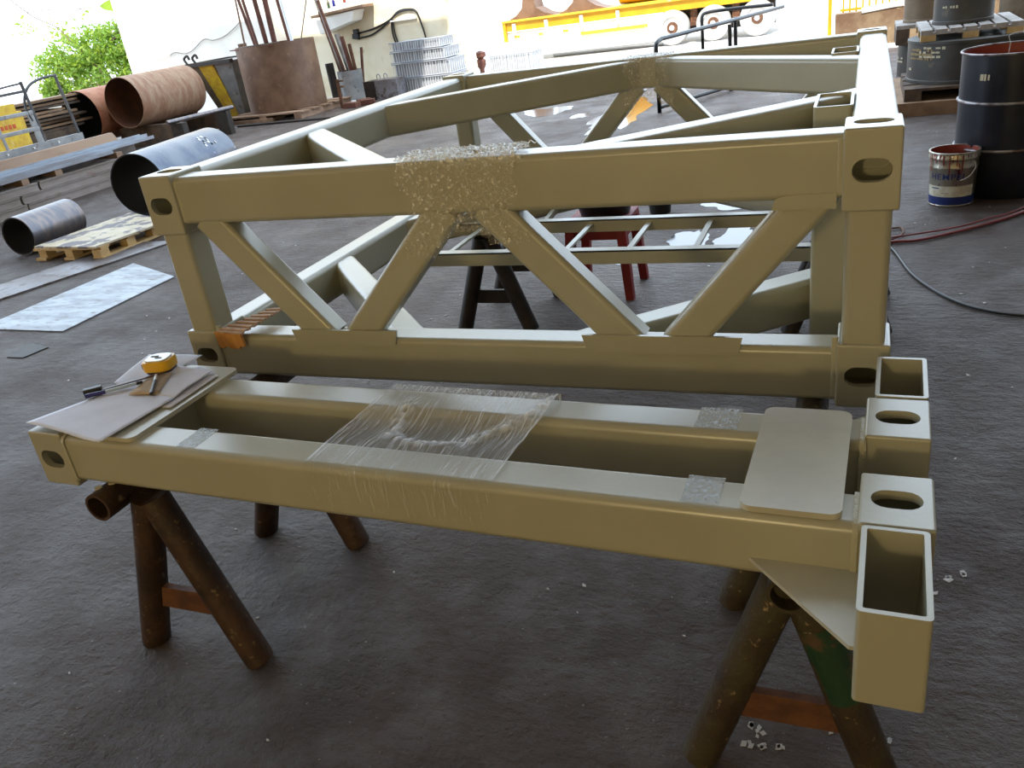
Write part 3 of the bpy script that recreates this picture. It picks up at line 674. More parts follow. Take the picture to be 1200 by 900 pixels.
# yellow machine
t = thing('yellow_machine', 'yellow site machine with red lettering behind the grey rack', 'machine', (-11.75, 7.0, 0))
obj('body', B().bb(-.3, .15, -.5, .47, .35, .95), 'yellow_old', t)
obj('hood', B().prism([(-.3, -.5), (.14, -.5), (.14, .40), (.0, .47), (-.3, .47)], .95, 1.06), 'yellow_old', t)
b = B()
for k in range(7): b.box((.152, -.15+k*.07, .76+.012*k*0), (.004, .045, .06)); b.box((.152, -.15+k*.07, .66), (.004, .05, .03))
obj('lettering', b, 'red_mark', t)
obj('base', B().bb(-.3, .12, -.45, .42, 0, .35), 'dark_steel', t)
# plank pile behind the rack
t = 0
for k in range(9):
    z = .52+.058*k; o_ = .12*math.sin(k*2.3)
    tag(obj('loose_plank', B().box((-12.6+.04*math.sin(k*5), 8.2+o_, z), (.5, 2.0+.3*math.sin(k), .035), (0, .02*math.sin(k*3), .05*math.sin(k*4))), 'wood_tan' if k % 3 else 'wood_dark'),
        ['tan', 'brown', 'pale', 'worn', 'split', 'rough', 'thin', 'bowed', 'topmost'][k]+' board in the plank pile behind the rack, '+['lowest', 'second up', 'third up', 'fourth up', 'middle', 'fourth from top', 'third from top', 'second from top', 'on top'][k], 'plank')
tag(obj('plank_bearer', B().bb(-12.85, -12.3, 7.5, 9.0, 0, .50), 'wood_dark'), 'dark crate base carrying the pile of planks', 'crate')

# ============================================================ FAR LEFT YARD
# tree
t = thing('leafy_tree', 'bright green leafy tree behind the rack and white wall', 'tree', (-24, 21, 0))
obj('trunk', B().cyl((0, 0, 0), (.1, 0, 1.6), .16, .11, 12).cyl((.1, 0, 1.4), (-1.3, .2, 2.1), .07, .03, 8).cyl((.1, 0, 1.4), (1.4, .1, 2.0), .07, .03, 8).cyl((.1, 0, 1.3), (.7, -.4, .8), .05, .03, 8), 'bark', t)
rr = random.Random(3); b = B(); b2 = B()
blobs = [(-1.7, 1.15, 1.0), (-.7, 1.5, 1.05), (.4, 1.7, 1.0), (1.4, 1.75, .95), (2.2, 1.5, .95), (1.0, .9, .95), (-.5, .8, .9), (2.0, .7, .85), (-2.1, .5, .6), (2.5, 2.1, .6)]
for k in range(15000):
    bx, bz, br = rr.choice(blobs); a = rr.uniform(0, 6.28); e = math.asin(rr.uniform(-1, 1)); q = br*rr.uniform(.45, 1.0)
    p = Vector((bx+q*math.cos(a)*math.cos(e), q*.8*math.sin(a)*math.cos(e), bz+q*.72*math.sin(e)))
    if noise.noise(p*1.9) < -.27: continue
    s_ = rr.uniform(.05, .11); u = Vector((rr.uniform(-1, 1), rr.uniform(-1, 1), rr.uniform(-1, 1))).normalized(); w = u.cross(Vector((rr.uniform(-1, 1), rr.uniform(-1, 1), rr.uniform(-1, 1)))).normalized()
    (b if rr.random() < .72 else b2).add([p-u*s_, p+w*s_*.45, p+u*s_, p-w*s_*.45], [(0, 1, 2, 3)])
o = obj('foliage', b, 'leaf', t, 180); o['kind'] = 'stuff'; o = obj('foliage', b2, 'leaf2', t, 180); o['kind'] = 'stuff'
t = thing('overhanging_branch', 'sparse sunlit twigs hanging in from the top left', 'branch', (-19, 15.5, 2.1))
b = B(); bt = B(); rr = random.Random(9)
for cx, cz, nL in ((-1.15, .30, 60), (-.1, .1, 70), (.15, -.15, 40), (.95, .42, 14)):
    for k in range(nL):
        p = Vector((cx+rr.gauss(0, .17), rr.gauss(0, .2), cz+rr.gauss(0, .13))); s_ = rr.uniform(.04, .085); u = Vector((rr.uniform(-1, 1), rr.uniform(-1, 1), rr.uniform(-1, 1))).normalized(); w = u.cross(Vector((.3, 1, .2))).normalized()
        b.add([p-u*s_, p+w*s_*.45, p+u*s_, p-w*s_*.45], [(0, 1, 2, 3)])
o = obj('foliage', b, 'leaf2', t, 180); o['kind'] = 'stuff'
obj('twig', bt.path([(-1.4, 0, 1.0), (-.8, 0, .5), (-.1, 0, .15), (.2, 0, -.2)], .015, 6).path([(-.9, 0, .6), (.2, 0, .55), (1.0, 0, .45)], .012, 6), 'bark', t)
t = thing('banana_plant', 'broad-leaved banana plant leaning past the white wall top', 'plant', (-17.6, 16.8, 0))
obj('stem', B().cyl((0, 0, 0), (.1, 0, 2.6), .09, .06, 10), 'leaf', t)
def frond(p0, p1, sag, wd):
    vs = []; fs = []; n = 14; p0, p1 = Vector(p0), Vector(p1); d = (p1-p0); sd = d.cross(Vector((0, 1, .2))).normalized()
    for i in range(n+1):
        f = i/n; c = p0+d*f+Vector((0, 0, -sag*f*f)); ww = wd*math.sin(math.pi*min(1, f*.95+.05))**.6
        vs += [c+sd*ww+Vector((0, .03, -.02)), c+Vector((0, 0, .03)), c-sd*ww]
    for i in range(n): a = i*3; fs += [(a, a+1, a+4, a+3), (a+1, a+2, a+5, a+4)]
    return B().add(vs, fs)
obj('frond', frond((.1, 0, 2.5), (-1.0, -.2, 2.75), .15, .16), 'leaf2', t, 180); obj('frond', frond((.1, 0, 2.6), (-.75, .1, 3.2), .3, .15), 'leaf', t, 180)
obj('frond', frond((.1, 0, 2.5), (-.9, .1, 2.5), .35, .10), 'leaf2', t, 180)
tag(obj('red_sign', B().prism_y([(-16.05, .98), (-15.83, .90), (-15.83, 1.12), (-15.93, 1.20)], 14.5, 14.53), 'redox'), 'small red panel at the edge of the white wall', 'sign')
line_obj('wavy_wire', [(-15.55, 14.17, 1.06), (-15.3, 14.17, 1.16), (-15.0, 14.17, 1.17), (-14.7, 14.17, 1.23), (-14.45, 14.17, 1.32), (-14.15, 14.17, 1.27), (-13.9, 14.17, 1.33), (-13.55, 14.17, 1.50), (-13.3, 14.17, 1.46), (-13.0, 14.17, 1.50), (-12.7, 14.17, 1.62), (-12.45, 14.17, 1.76)], .009, 'grey_bar', 'thin wavy cable drooping along the white wall', 'cable')
# skip bin
t = thing('tapered_skip', 'tapered steel skip with a yellow stripe beside the rusty tank', 'skip', (-11.56, 12.3, 0))
def taper(x0, x1, y0, y1, z0, X0, X1, Y0, Y1, z1):
    return [[(x0, y0, z0), (x1, y0, z0), (x1, y1, z0), (x0, y1, z0)], [(X0, Y0, z1), (X1, Y0, z1), (X1, Y1, z1), (X0, Y1, z1)]]
obj('body', B().rings(taper(-.28, .22, -.15, .5, .05, -.55, .42, -.42, .7, 1.10)), 'grey_steel', t)
obj('side_plate', B().rings([[(-.30, -.162, .06), (-.16, -.162, .06), (-.16, -.15, .06), (-.30, -.15, .06)], [(-.56, -.43, 1.06), (-.34, -.43, 1.06), (-.34, -.41, 1.06), (-.56, -.41, 1.06)]]), 'canister_brown', t)
obj('stripe', B().rings([[(-.16, -.166, .06), (.07, -.166, .06), (.07, -.15, .06), (-.16, -.15, .06)], [(-.36, -.436, 1.06), (-.02, -.436, 1.06), (-.02, -.41, 1.06), (-.36, -.41, 1.06)]]), 'yellow_old', t)
obj('rim', B().bb(-.62, .45, -.50, -.40, 1.06, 1.13).bb(-.62, -.52, -.40, .68, 1.06, 1.13).bb(-.62, .45, .68, .75, 1.06, 1.13), 'dark_steel', t)
for x in (-.58, -.38): obj('hook', B().path([(x, -.46, 1.12), (x-.05, -.46, 1.22), (x+.04, -.46, 1.27), (x+.07, -.46, 1.20)], .022, 8), 'dark_steel', t)
# rusty tank
t = thing('rusty_tank', 'big open rusty steel tank on a pallet holding scrap bars', 'tank', (-10.32, 12.21, .13))
obj('shell', B().pipe((0, 0, 0), (0, 0, 1.16), .73, .715, 56), 'rust_drum', t)
obj('bottom', B().cyl((0, 0, 0), (0, 0, .02), .714, .714, 40), 'rust_drum', t)
obj('fill', B().cyl((0, 0, .9), (0, 0, 1.10), .714, .70, 40), 'dark_steel', t)
obj('lug', B().bb(-.76, -.71, -.1, .1, 1.10, 1.22), 'rust_drum', t)
t = thing('wooden_pallet', 'low brown pallet under the big rusty tank', 'pallet', (-10.32, 12.21, 0))
for k in range(5): obj('top_board', B().bb(-.88, .88, -.88+k*.375, -.62+k*.375, .10, .125), 'plank_brown', t)
for k in range(3): obj('bearer', B().bb(-.85+k*.77, -.70+k*.77, -.88, .88, .0, .10), 'plank_brown', t)
rr = random.Random(12)
names = ['rust-red', 'brown', 'grey', 'dark', 'pale', 'thick', 'thin', 'short', 'bent', 'leaning']
spec = [(-10.55, 12.3, 1.20, -11.02, 13.0, 2.5, .03, 'rust_flat'), (-10.42, 12.45, 1.2, -10.78, 12.7, 2.3, .05, 'rust_bar'), (-10.30, 12.35, 1.2, -10.62, 12.6, 2.5, .05, 'rust_bar'),
        (-10.20, 12.5, 1.2, -10.42, 12.7, 2.6, .075, 'rust_bar'), (-10.02, 12.5, 1.2, -10.16, 12.7, 2.6, .09, 'rust_bar'), (-9.62, 12.4, 1.2, -9.80, 12.5, 2.6, .055, 'rust_bar'), (-9.52, 12.35, 1.2, -9.66, 12.4, 2.6, .05, 'galv'),
        (-9.45, 12.5, 1.2, -9.12, 12.6, 2.1, .02, 'grey_bar')]
for k, (x0, y0, z0, x1, y1, z1, r, mt) in enumerate(spec):
    x0 -= .26; x1 -= .26; y0 -= .34; y1 -= .34; z0 += .04
    d = Vector((x1-x0, y1-y0, z1-z0)).normalized(); a = Vector((x0, y0, z0))+d*.045
    tag(obj('scrap_bar', B().beam(a, (x1, y1, z1), r*1.1, r, r*.3, seg=2), mt), ['far left thin', 'second from left', 'third from left', 'fourth, thick', 'fifth and widest', 'sixth', 'bright steel', 'slanting thin'][k]+' scrap bar standing in the rusty tank', 'steel bar')
rr = random.Random(4)
for k in range(7):
    tag(obj('scrap_plate', B().box((-10.75+.13*k, 11.72+.03*(k % 3), 1.262+.028*(k % 2)), (.24, .30, .016), (.03*math.sin(k), .03*math.cos(k*2), k*.4)), 'dark_steel' if k % 2 else 'rust_bar'),
        'flat rusty offcut lying on the tank mouth, '+['leftmost', 'second from left', 'third from left', 'middle', 'third from right', 'second from right', 'rightmost'][k], 'steel offcut')
tag(obj('long_strip', B().bb(-10.6, -8.6, 10.9, 11.05, .005, .03), 'dark_steel'), 'thin dark strip on the ground before the rusty tank', 'steel strip')
tag(obj('round_bar', B().cyl((-10.3, 8.9, .42), (-10.1, 10.3, .42), .035, .035, 12), 'pipe_small'), 'grey round bar lying over blocks behind the blue pipe', 'pipe')
for y, lb in ((9.0, 'front'), (10.1, 'rear')): tag(obj('bar_block', B().bb(-10.34, -10.1, y, y+.12, 0, .385), 'dark_steel'), lb+' dark block under the grey round bar', 'block')
for k, (x, y, ln, wdt) in enumerate(((-10.9, 8.3, 2.2, .25), (-10.45, 8.2, 1.8, .2), (-11.0, 11.3, .4, .9), (-11.35, 11.6, .4, 1.0))):
    tag(obj('ground_plank', B().bb(x, x+wdt, y, y+ln, .0, .06), 'plank_brown'), ['left long', 'right long', 'near cross', 'far cross'][k]+' brown plank on the ground by the rusted pipes', 'plank')
# smaller barrel with bars
t = thing('grey_barrel', 'small grey open barrel holding rusty bars near the cream wall', 'barrel', (-9.78, 13.75, 0))
obj('shell', B().pipe((0, 0, 0), (0, 0, .56), .26, .25, 32), 'grey_steel', t)
t = thing('black_barrel', 'narrow black barrel between the rusty tank and the grey barrel', 'barrel', (-9.62, 13.9, 0))
tag(obj('black_post', B().cyl((-10.13, 13.62, 0), (-10.15, 13.62, .74), .085, .085, 16), 'dark_steel'), 'black cylinder close behind the rusty tank', 'cylinder')
bpy.data.objects.remove(t)
spec = [(-9.62, 13.4, .1, -10.1, 13.7, 2.0, .07, 'rust_bar', 'leftmost'), (-9.55, 13.35, .1, -9.98, 13.5, 2.0, .05, 'grey_bar', 'second'), (-9.50, 13.35, .1, -9.88, 13.4, 1.9, .045, 'rust_bar', 'third'),
        (-9.45, 13.45, .1, -9.72, 13.6, 1.25, .08, 'grey_bar', 'broad grey'), (-9.40, 13.4, .1, -9.50, 13.4, 1.20, .06, 'rust_bar', 'fifth'), (-9.34, 13.4, .1, -9.36, 13.4, 1.05, .05, 'rust_flat', 'sixth'), (-9.30, 13.45, .1, -9.22, 13.6, .95, .04, 'rust_bar', 'rightmost'),
        (-9.58, 13.3, .1, -9.78, 13.2, 1.7, .03, 'rust_flat', 'thin front')]
for x0, y0, z0, x1, y1, z1, r, mt, lb in spec:
    y0 += .3; y1 += .3; x0 -= .25; x1 -= .28
    tag(obj('scrap_bar', B().beam((x0, y0, z0), (x1, y1, z1), r*1.3, r, r*.25, seg=2), mt), lb+' bar standing in the small grey barrel', 'steel bar')
t = thing('clamp_post', 'rusty F-shaped clamp post in front of the grey barrel', 'clamp', (-9.20, 12.30, 0))
obj('stem', B().bb(-.025, .025, -.02, .02, 0, .52), 'rust_flat', t)
for z in (.50, .40): obj('jaw', B().bb(.025, .12, -.02, .02, z-.03, z), 'rust_flat', t)
for k, (x, y) in enumerate(((-8.95, 12.25), (-8.75, 12.5), (-8.92, 12.65))):
    tag(obj('scrap_lump', B().box((x, y, .05), (.26, .2, .09), (0, 0, .4*k)), 'rust_bar'), ['near', 'right', 'far'][k]+' lump of rusty scrap at the foot of the tank', 'scrap')
t = thing('ballast_box', 'dark and grey steel box with two lifting lugs left of the wire cages', 'box', (-8.90, 13.25, 0))
obj('dark_side', B().bb(-.24, .02, -.15, .22, 0, .35), 'dark_steel', t); obj('grey_side', B().bb(.02, .50, -.17, .22, 0, .36), 'steel_plate2', t)
for x in (-.02, .14): obj('lug', B().path([(x-.03, .1, .35), (x-.035, .1, .42), (x, .1, .45), (x+.035, .1, .42), (x+.03, .1, .35)], .011, 6, 4), 'grey_steel', t)
# wire cages
def cage_layer(label, x0, x1, y0, y1, z0, z1, n=22):
    t = thing('wire_bundle', label, 'wire cage', (x0, y0, z0), 0, None); w_ = x1-x0; h = z1-z0; d = y1-y0; rr2 = random.Random(int(z0*100)+n)
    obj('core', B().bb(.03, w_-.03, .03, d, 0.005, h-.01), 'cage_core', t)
    b = B()
    for k in range(n):
        x = w_*k/(n-1)+rr2.uniform(-.008, .008); b.cyl((x, -.005, 0), (x+rr2.uniform(-.012, .012), -.005, h), .008, .008, 5); 
    for k in range(9):
        y = d*k/8; b.cyl((w_+.004, y, 0), (w_+.004, y, h), .008, .008, 5)
    obj('wires', b, 'galv', t)
    b = B()
    for z in (.012, h-.006): b.cyl((-.02, -.016, z), (w_+.02, -.016, z), .011, .011, 6); b.cyl((w_+.016, -.02, z), (w_+.016, d, z), .011, .011, 6)
    obj('band', b, 'cage_core', t)
    return t
cage_layer('lowest layer of the tall wire cage stack', -8.62, -7.42, 13.5, 14.3, .0, .30)
cage_layer('second layer of the tall wire cage stack', -8.64, -7.42, 13.5, 14.3, .31, .58)
cage_layer('third layer of the tall wire cage stack', -8.64, -7.50, 13.5, 14.3, .59, .79)
cage_layer('top layer of the tall wire cage stack', -8.62, -7.56, 13.5, 14.2, .80, .97)
cage_layer('separate low wire cage bundle, right of the tall stack', -7.66, -6.66, 16.0, 16.7, .0, .36, 26)
# wall fittings
t = thing('wall_shelf', 'slanted shelf hood with small bottles on the cream wall', 'shelf', (-10.1, 14.6, 1.5))
obj('hood', B().prism_y([(-.45, -.22), (.35, -.05), (.45, .14), (-.5, .05)], -.45, -.02), 'white_wall', t)
obj('board', B().box((.05, -.25, .16), (1.25, .45, .05), (0, -.06, 0)), 'plank_brown', t)
for k in range(6): tag(obj('small_bottle', B().lathe((-10.45+k*.13, 14.32, 1.72+.02*k), [(.03, 0), (.03, .1), (.012, .13), (.012, .16)], 10), ['bolt', 'green', 'pen_blue', 'bolt', 'redox', 'bolt'][k]), ['leftmost', 'second', 'third', 'fourth', 'fifth', 'rightmost'][k]+' small bottle on the cream wall shelf', 'bottle')
t = thing('hanging_cable', 'thick black cable looped from the cream wall over a hook', 'cable', (-9.5, 14.625, 1.2))
for k, o_ in enumerate((0, .05)):
    obj('cable_run', B().path([(-.40, -.04, .00-o_*2), (-.1, -.05, .03-o_*2), (.2, -.05, .10-o_), (.42, -.05, .18), (.62, -.06, .28+o_*.4), (.85, -.06, .30+o_*.3), (1.02, -.06, .24+o_*.3), (1.10, -.06, -.02), (1.14, -.06, -.25)], .018, 8), 'hose_black', t)
for k in (0, 1): obj('cable_tail', B().path([(.42+.03*k, -.05, .16), (.40+.05*k, -.05, -.1), (.46+.05*k, -.05, -.42)], .017, 8), 'hose_black', t)
obj('plug_box', B().box((-.46, -.06, -.06), (.14, .1, .10), (0, .2, 0)).box((-.44, -.06, .04), (.10, .1, .08)), 'black', t)
obj('hook_rail', B().bb(.40, 1.0, -.08, -.02, .12, .15), 'white_wall', t)
tag(obj('control_valve', B().lathe((-7.80, 15.9, .0), [(.05, 0), (.05, .12), (.10, .2), (.11, .3), (.06, .34), (.12, .38), (.12, .46), (.03, .5)], 14), 'rust_bar'), 'small rusty valve standing left of the low cage bundle', 'valve')

# ============================================================ TRUCK AND FAR RIGHT
t = thing('yellow_trailer', 'yellow flatbed trailer with three white-rimmed wheels in bright sun', 'trailer', (-5, 18, 0))
X0 = 5
obj('chassis_beam', B().bb(-8.02+X0, -1.7+X0, .05, .40, .70, .90), 'yellow', t)
obj('deck', B().bb(-8.05+X0, -1.7+X0, -.02, 2.2, .90, .94), 'yellow_old', t)
obj('tank_body', B().cyl((-5.35+X0, .9, 1.43), (-1.6+X0, .9, 1.28), .48, .48, 24), 'yellow', t)
obj('tail_post', B().bb(-8.04+X0, -7.96+X0, .0, .08, .48, .92), 'yellow', t)
for x in (-7.75, -6.95, -6.1, -5.25): obj('outrigger', B().bb(x+X0-.03, x+X0+.03, -.04, .06, .62, .86), 'white_wall', t)
obj('side_rail', B().bb(-6.15+X0, -4.6+X0, .0, .06, .44, .51), 'yellow_old', t)
for x in (-7.7, -7.1, -6.5): obj('reflector', B().bb(x+X0-.08, x+X0+.05, .04, .06, .55, .60), 'yellow_old', t)
obj('lower_skirt', B().bb(-8.0+X0, -4.4+X0, .1, .14, .12, .68), 'white_wall', t)
wh = B()
def wheel(x, y=0, r=.365):
    e = bpy.data.objects.new('wheel', None)
    b = B(); rg = []
    for rad, yy in ((r*.60, -.02), (r*.80, -.05), (r*.94, -.05), (r, 0), (r, .20), (r*.9, .25), (r*.5, .25), (r*.55, .1)):
        rg.append([(x+rad*math.cos(2*math.pi*i/36), y+yy, r+rad*math.sin(2*math.pi*i/36)) for i in range(36)])
    w_ = obj('wheel', b.rings(rg, close=True), 'tread', t)
    obj('rim', B().cyl((x, y+.03, r), (x, y+.12, r), r*.62, r*.62, 28), 'white_wall', w_)
    obj('hub', B().cyl((x, y-.04, r), (x, y+.05, r), r*.30, r*.36, 14), 'rust_flat', w_)
    obj('hub_cap', B().cyl((x, y-.07, r), (x, y-.03, r), r*.14, r*.17, 10), 'bolt', w_)
for x in (-4.05, -3.16, -2.24): wheel(x+X0)
obj('axle_box', B().bb(-4.3+X0, -1.9+X0, .35, .6, .2, .70), 'dark_steel', t)
for x in (-3.6, -2.7): obj('hanger', B().bb(x+X0-.08, x+X0+.08, .2, .4, .35, .75), 'rust_flat', t)
for x, lb in ((-7.35, 'left rusty saddle-shaped casting on the trailer deck'), (-6.1, 'second rusty saddle-shaped casting on the trailer deck')):
    tag(obj('saddle_casting', B().prism_y([(x-.55, .942), (x+.6, .942), (x+.35, 1.02), (x+.15, 1.15), (x+.08, 1.5), (x-.12, 1.5), (x-.2, 1.15), (x-.35, 1.02)], 18.1, 18.7), 'rust_drum'), lb, 'casting')
    
for x, lb in ((-8.1, 'leftmost pale coil behind the saddle castings'), (-6.72, 'pale coil between the saddle castings')):
    tag(obj('pale_coil', B().pipe((x+.0, 18.85, 1.45), (x+.0, 19.5, 1.45), .50, .40, 32), 'galv'), lb, 'coil')
tag(obj('white_pipe', B().cyl((-7.0, 18.5, .08), (-4.3, 18.3, .08), .08, .08, 16), 'galv'), 'long pale pipe lying on the ground before the trailer', 'pipe')
# black tubular stands
def stand(label, z, pts, posts, low):
    t = thing('tube_stand', label, 'pipe stand', (posts[0][0], posts[0][1], 0)); o_ = Vector((-posts[0][0], -posts[0][1], 0)); r = .026
    obj('top_rail', B().path([Vector(p)+o_ for p in pts], r, 10, 5), 'tube_black', t)
    for x, y, zz in posts: obj('post', B().cyl(Vector((x, y, 0))+o_, Vector((x, y, zz))+o_, r, r, 10), 'tube_black', t)
    if low: obj('lower_rail', B().cyl(Vector(low[0])+o_, Vector(low[1])+o_, r*.9, r*.9, 10), 'tube_black', t)
stand('nearer black tubular stand behind the big frame with a long sloping top rail', .83, [(-2.39, 8.62, .0), (-2.39, 8.62, .5), (-2.39, 8.62, .76), (-2.36, 8.75, .825), (-2.28, 9.0, .83), (-1.75, 10.6, .83), (-1.24, 12.2, .835)], [(-2.39, 8.62, .75), (-1.72, 10.0, .82)], ((-2.39, 8.62, .06), (-1.72, 10.0, .06)))
stand('farther black tubular stand, shorter, behind the nearer one', .86, [(-2.50, 12.6, .0), (-2.50, 12.6, .6), (-2.50, 12.6, .80), (-2.42, 12.62, .86), (-2.1, 12.62, .87), (-1.40, 12.4, .87)], [(-2.50, 12.6, .8), (-1.74, 10.7, .86)], None)
# far right
struct('wall_far_right', B().bb(-.56, 3.6, 13.9, 14.2, 0, .52), 'rust_wall')
tag(obj('yellow_post', B().beam((-.66, 14.35, 0), (-.66, 14.35, 2.2), .06, .06, .005), 'yellow'), 'bright yellow steel post left of the rust-stained wall', 'post')
t = thing('yellow_railing', 'yellow barred railing on top of the rust-stained wall', 'railing', (-.5, 14.3, 0))
for k in range(16): obj('bar', B().beam((.05+k*.10, 0, .45), (.05+k*.10, 0, 1.5), .03, .02, .003), 'yellow', t)
obj('bottom_rail', B().bb(0, 1.6, -.02, .02, .53, .57), 'yellow', t)
tag(obj('rag_heap', B().box((.16, 13.98, .56), (.65, .2, .07), (0, -.08, 0)), 'chip'), 'pale crumpled sheet on top of the rust-stained wall', 'sheet')
def strokes(b, cx, cy, r, z, a0, a1, n, rows, h=.022, sd=1):
    r2 = random.Random(sd)
    for j in range(rows):
        for k in range(n):
            if r2.random() < .18: continue
            a = a0+(a1-a0)*(k+.3*r2.random())/n
            b.box((cx+(r+.003)*math.cos(a), cy+(r+.003)*math.sin(a), z-j*h*1.5), (.003, r2.uniform(.5, 1.1)*(a1-a0)*r/n, h*r2.uniform(.5, 1)), (0, 0, a))
def canister(label, x, y, z, r, h, mt='canister', marks=None, n=48):
    t = thing('steel_canister', label, 'canister', (x, y, z))
    obj('shell', B().lathe((0, 0, 0), [(r-.01, 0), (r+.006, .004), (r+.006, .03), (r, .035), (r, h-.035), (r+.006, h-.03), (r+.006, h-.004), (r-.01, h)], n), mt, t)
    obj('lid', B().cyl((0, 0, h-.012), (0, 0, h-.004), r-.012, r-.012, n), mt, t)
    if marks:
        for mm, mz, a0, a1, nn, rows, sd in marks:
            b = B(); strokes(b, 0, 0, r, mz, a0, a1, nn, rows, .026, sd); obj('stencil_marks', b, mm, t)
    return t
tag(obj('timber_slab', B().bb(.17, 2.6, 7.12, 8.9, 0, .125), 'wood_tan'), 'wide brown timber slab on the floor under the canister stack', 'timber')
t = thing('wooden_pallet', 'dark pallet between the brown slab and the large lower canister', 'pallet', (.28, 7.2, .125))
for k in range(4): obj('top_board', B().bb(0, 1.15, k*.31, k*.31+.24, .09, .115), 'wood_dark', t)
for k in range(3): obj('stringer', B().bb(k*.5, k*.5+.15, 0, 1.2, .0, .09), 'wood_dark', t)
canister('wide dark canister at the bottom of the stack, with pale stencil marks', .87, 7.82, .24, .56, .39, marks=[('stroke', .33, R_(215), R_(245), 6, 3, 1), ('stroke_dim', .31, R_(200), R_(232), 9, 3, 2), ('stroke', .13, R_(196), R_(204), 2, 1, 3)])
canister('dark canister right of the stacked ones, behind the open drum', 1.95, 7.75, .125, .50, .50, marks=[('stroke', .40, R_(200), R_(235), 8, 1, 4)])
t = thing('wooden_pallet', 'weathered grey pallet with tan blocks sitting on the wide dark canister', 'pallet', (.40, 7.42, .63))
for k in range(7):
    obj('top_board', B().bb(k*.125, k*.125+.10, 0, 1.05, .075, .10), 'wood_grey', t)
for j in range(3):
    obj('cross_board', B().bb(0, .85, j*.47, j*.47+.10, .055, .075), 'wood_grey', t)
    for k in range(3): obj('block', B().bb(k*.36, k*.36+.13, j*.47, j*.47+.10, 0, .055), 'wood', t)
canister('tall dark canister on top of the grey pallet', .79, 7.95, .73, .265, .62, marks=[('stroke', .16, R_(225), R_(262), 7, 1, 7)])
canister('low narrow canister at the left of the canister group', .62, 9.75, 0, .34, .42, marks=[('stroke', .25, R_(190), R_(215), 3, 2, 8)])
t = thing('wooden_pallet', 'dark pallet on the low narrow canister', 'pallet', (.24, 9.35, .42))
obj('top_board', B().bb(0, .8, 0, .8, .17, .21), 'wood_grey', t); 
for k in range(3): obj('block', B().bb(k*.33, k*.33+.14, 0, .8, 0, .17), 'wood_dark', t)
canister('brown rust-mottled canister on the left dark pallet', .60, 9.75, .63, .28, .75, 'canister_brown')
canister('yellowish brown tank at the far right behind the pallets', 1.75, 9.9, .0, .42, 1.15, 'canister_brown')
tag(obj('dark_cabinet', B().bb(.95, 1.3, 10.4, 11, 0, 1.5), 'dark_steel'), 'dark cabinet between the brown canister and the yellowish tank', 'cabinet')
# open drum
t = thing('steel_drum', 'dark blue open-topped steel drum behind the paint pail', 'drum', (.775, 4.28, 0))
R0 = .292
obj('body', B().lathe((0, 0, 0), [(R0-.006, .0), (R0, .01), (R0, .29), (R0+.008, .30), (R0, .31), (R0, .575), (R0+.008, .585), (R0, .595), (R0, .865), (R0-.004, .865), (R0-.004, .02), (R0-.02, .015)], 56, True), 'drum', t)
obj('bottom', B().cyl((0, 0, .006), (0, 0, .02), R0-.006, R0-.006, 40), 'drum', t)
obj('rim', B().lathe((0, 0, .868), [(R0+.006+.006*math.cos(a), .007*math.sin(a)) for a in [i*math.pi/4 for i in range(8)]], 56, True), 'drum_rim', t)
for z in (.30, .585): obj('rolling_hoop', B().lathe((0, 0, z), [(R0+.006+.007*math.cos(a), .009*math.sin(a)) for a in [i*math.pi/4 for i in range(8)]], 56, True), 'drum_rim', t)
obj('lining', B().pipe((0, 0, .03), (0, 0, .866), R0-.0045, R0-.006, 48), 'redox', t)
b = B(); strokes(b, 0, 0, R0, .74, R_(228), R_(240), 3, 1, .05, 11); obj('chalk_mark', b, 'stroke', t)
line_obj('drum_wire', [(.70, 4.0, .875), (.705, 4.0, .93), (.70, 4.01, .975), (.80, 4.05, .985), (1.0, 4.1, .99)], .0015, 'galv', 'thin wire standing up from the drum rim', 'wire')
# pail
t = thing('paint_pail', 'tin paint pail with HEMPEL lettering and red drips beside the dark drum', 'paint pail', (.462, 3.99, 0))
r0, r1, H = .128, .142, .335
def rz_(z): return r0+(r1-r0)*z/H
pf = [(rz_(0), .0)]+[(rz_(z)+d, z) for z, d in ((.006, .003), (.012, 0), (.225, 0), (.235, .004), (.245, .004), (.255, 0), (.285, 0), (.292, .005), (.305, .005), (.31, .002), (H-.008, .001), (H-.004, .006), (H, .004))]+[(r1-.004, H), (rz_(.02)-.004, .02)]
obj('body', B().lathe((0, 0, 0), pf, 48), 'tin', t)
obj('blue_band', B().lathe((0, 0, 0), [(rz_(.008)+.0012, .008), (rz_(.062)+.0012, .062), (rz_(.062)-.001, .062), (rz_(.008)-.001, .008)], 48, True), 'navy', t)
def arc_patch(a0, a1, z0, z1, off, n=14):
    b = B(); vs = []; fs = []
    for i in range(n+1):
        a = a0+(a1-a0)*i/n
        for z in (z0, z1):
            r = rz_(z)+off; vs.append((r*math.cos(a), r*math.sin(a), z))
    for i in range(n): k = i*2; fs.append((k, k+2, k+3, k+1))
    o = len(vs)
    return b.add(vs, fs)
ac = math.atan2(-1.98-3.99, -.084-.462)
obj('label', arc_patch(ac-1.25, ac+1.05, .062, .130, .0015, 24), 'label_white', t)
b = B(); b.box((rz_(.1)*math.cos(ac-1.0)+.0, rz_(.1)*math.sin(ac-1.0), .11), (.004, .05, .012), (0, 0, ac-1.0)); 
obj('label_print', arc_patch(ac-.95, ac-.55, .112, .119, .0022, 5), 'navy', t); obj('label_print', arc_patch(ac-.45, ac-.10, .085, .088, .0022, 5), 'stroke_dim', t)
obj('lining', B().lathe((0, 0, 0), [(r1-.005, H-.002), (r1-.006, H-.002), (rz_(.25)-.006, .25), (rz_(.25)-.005, .25)], 40, True), 'redox', t)
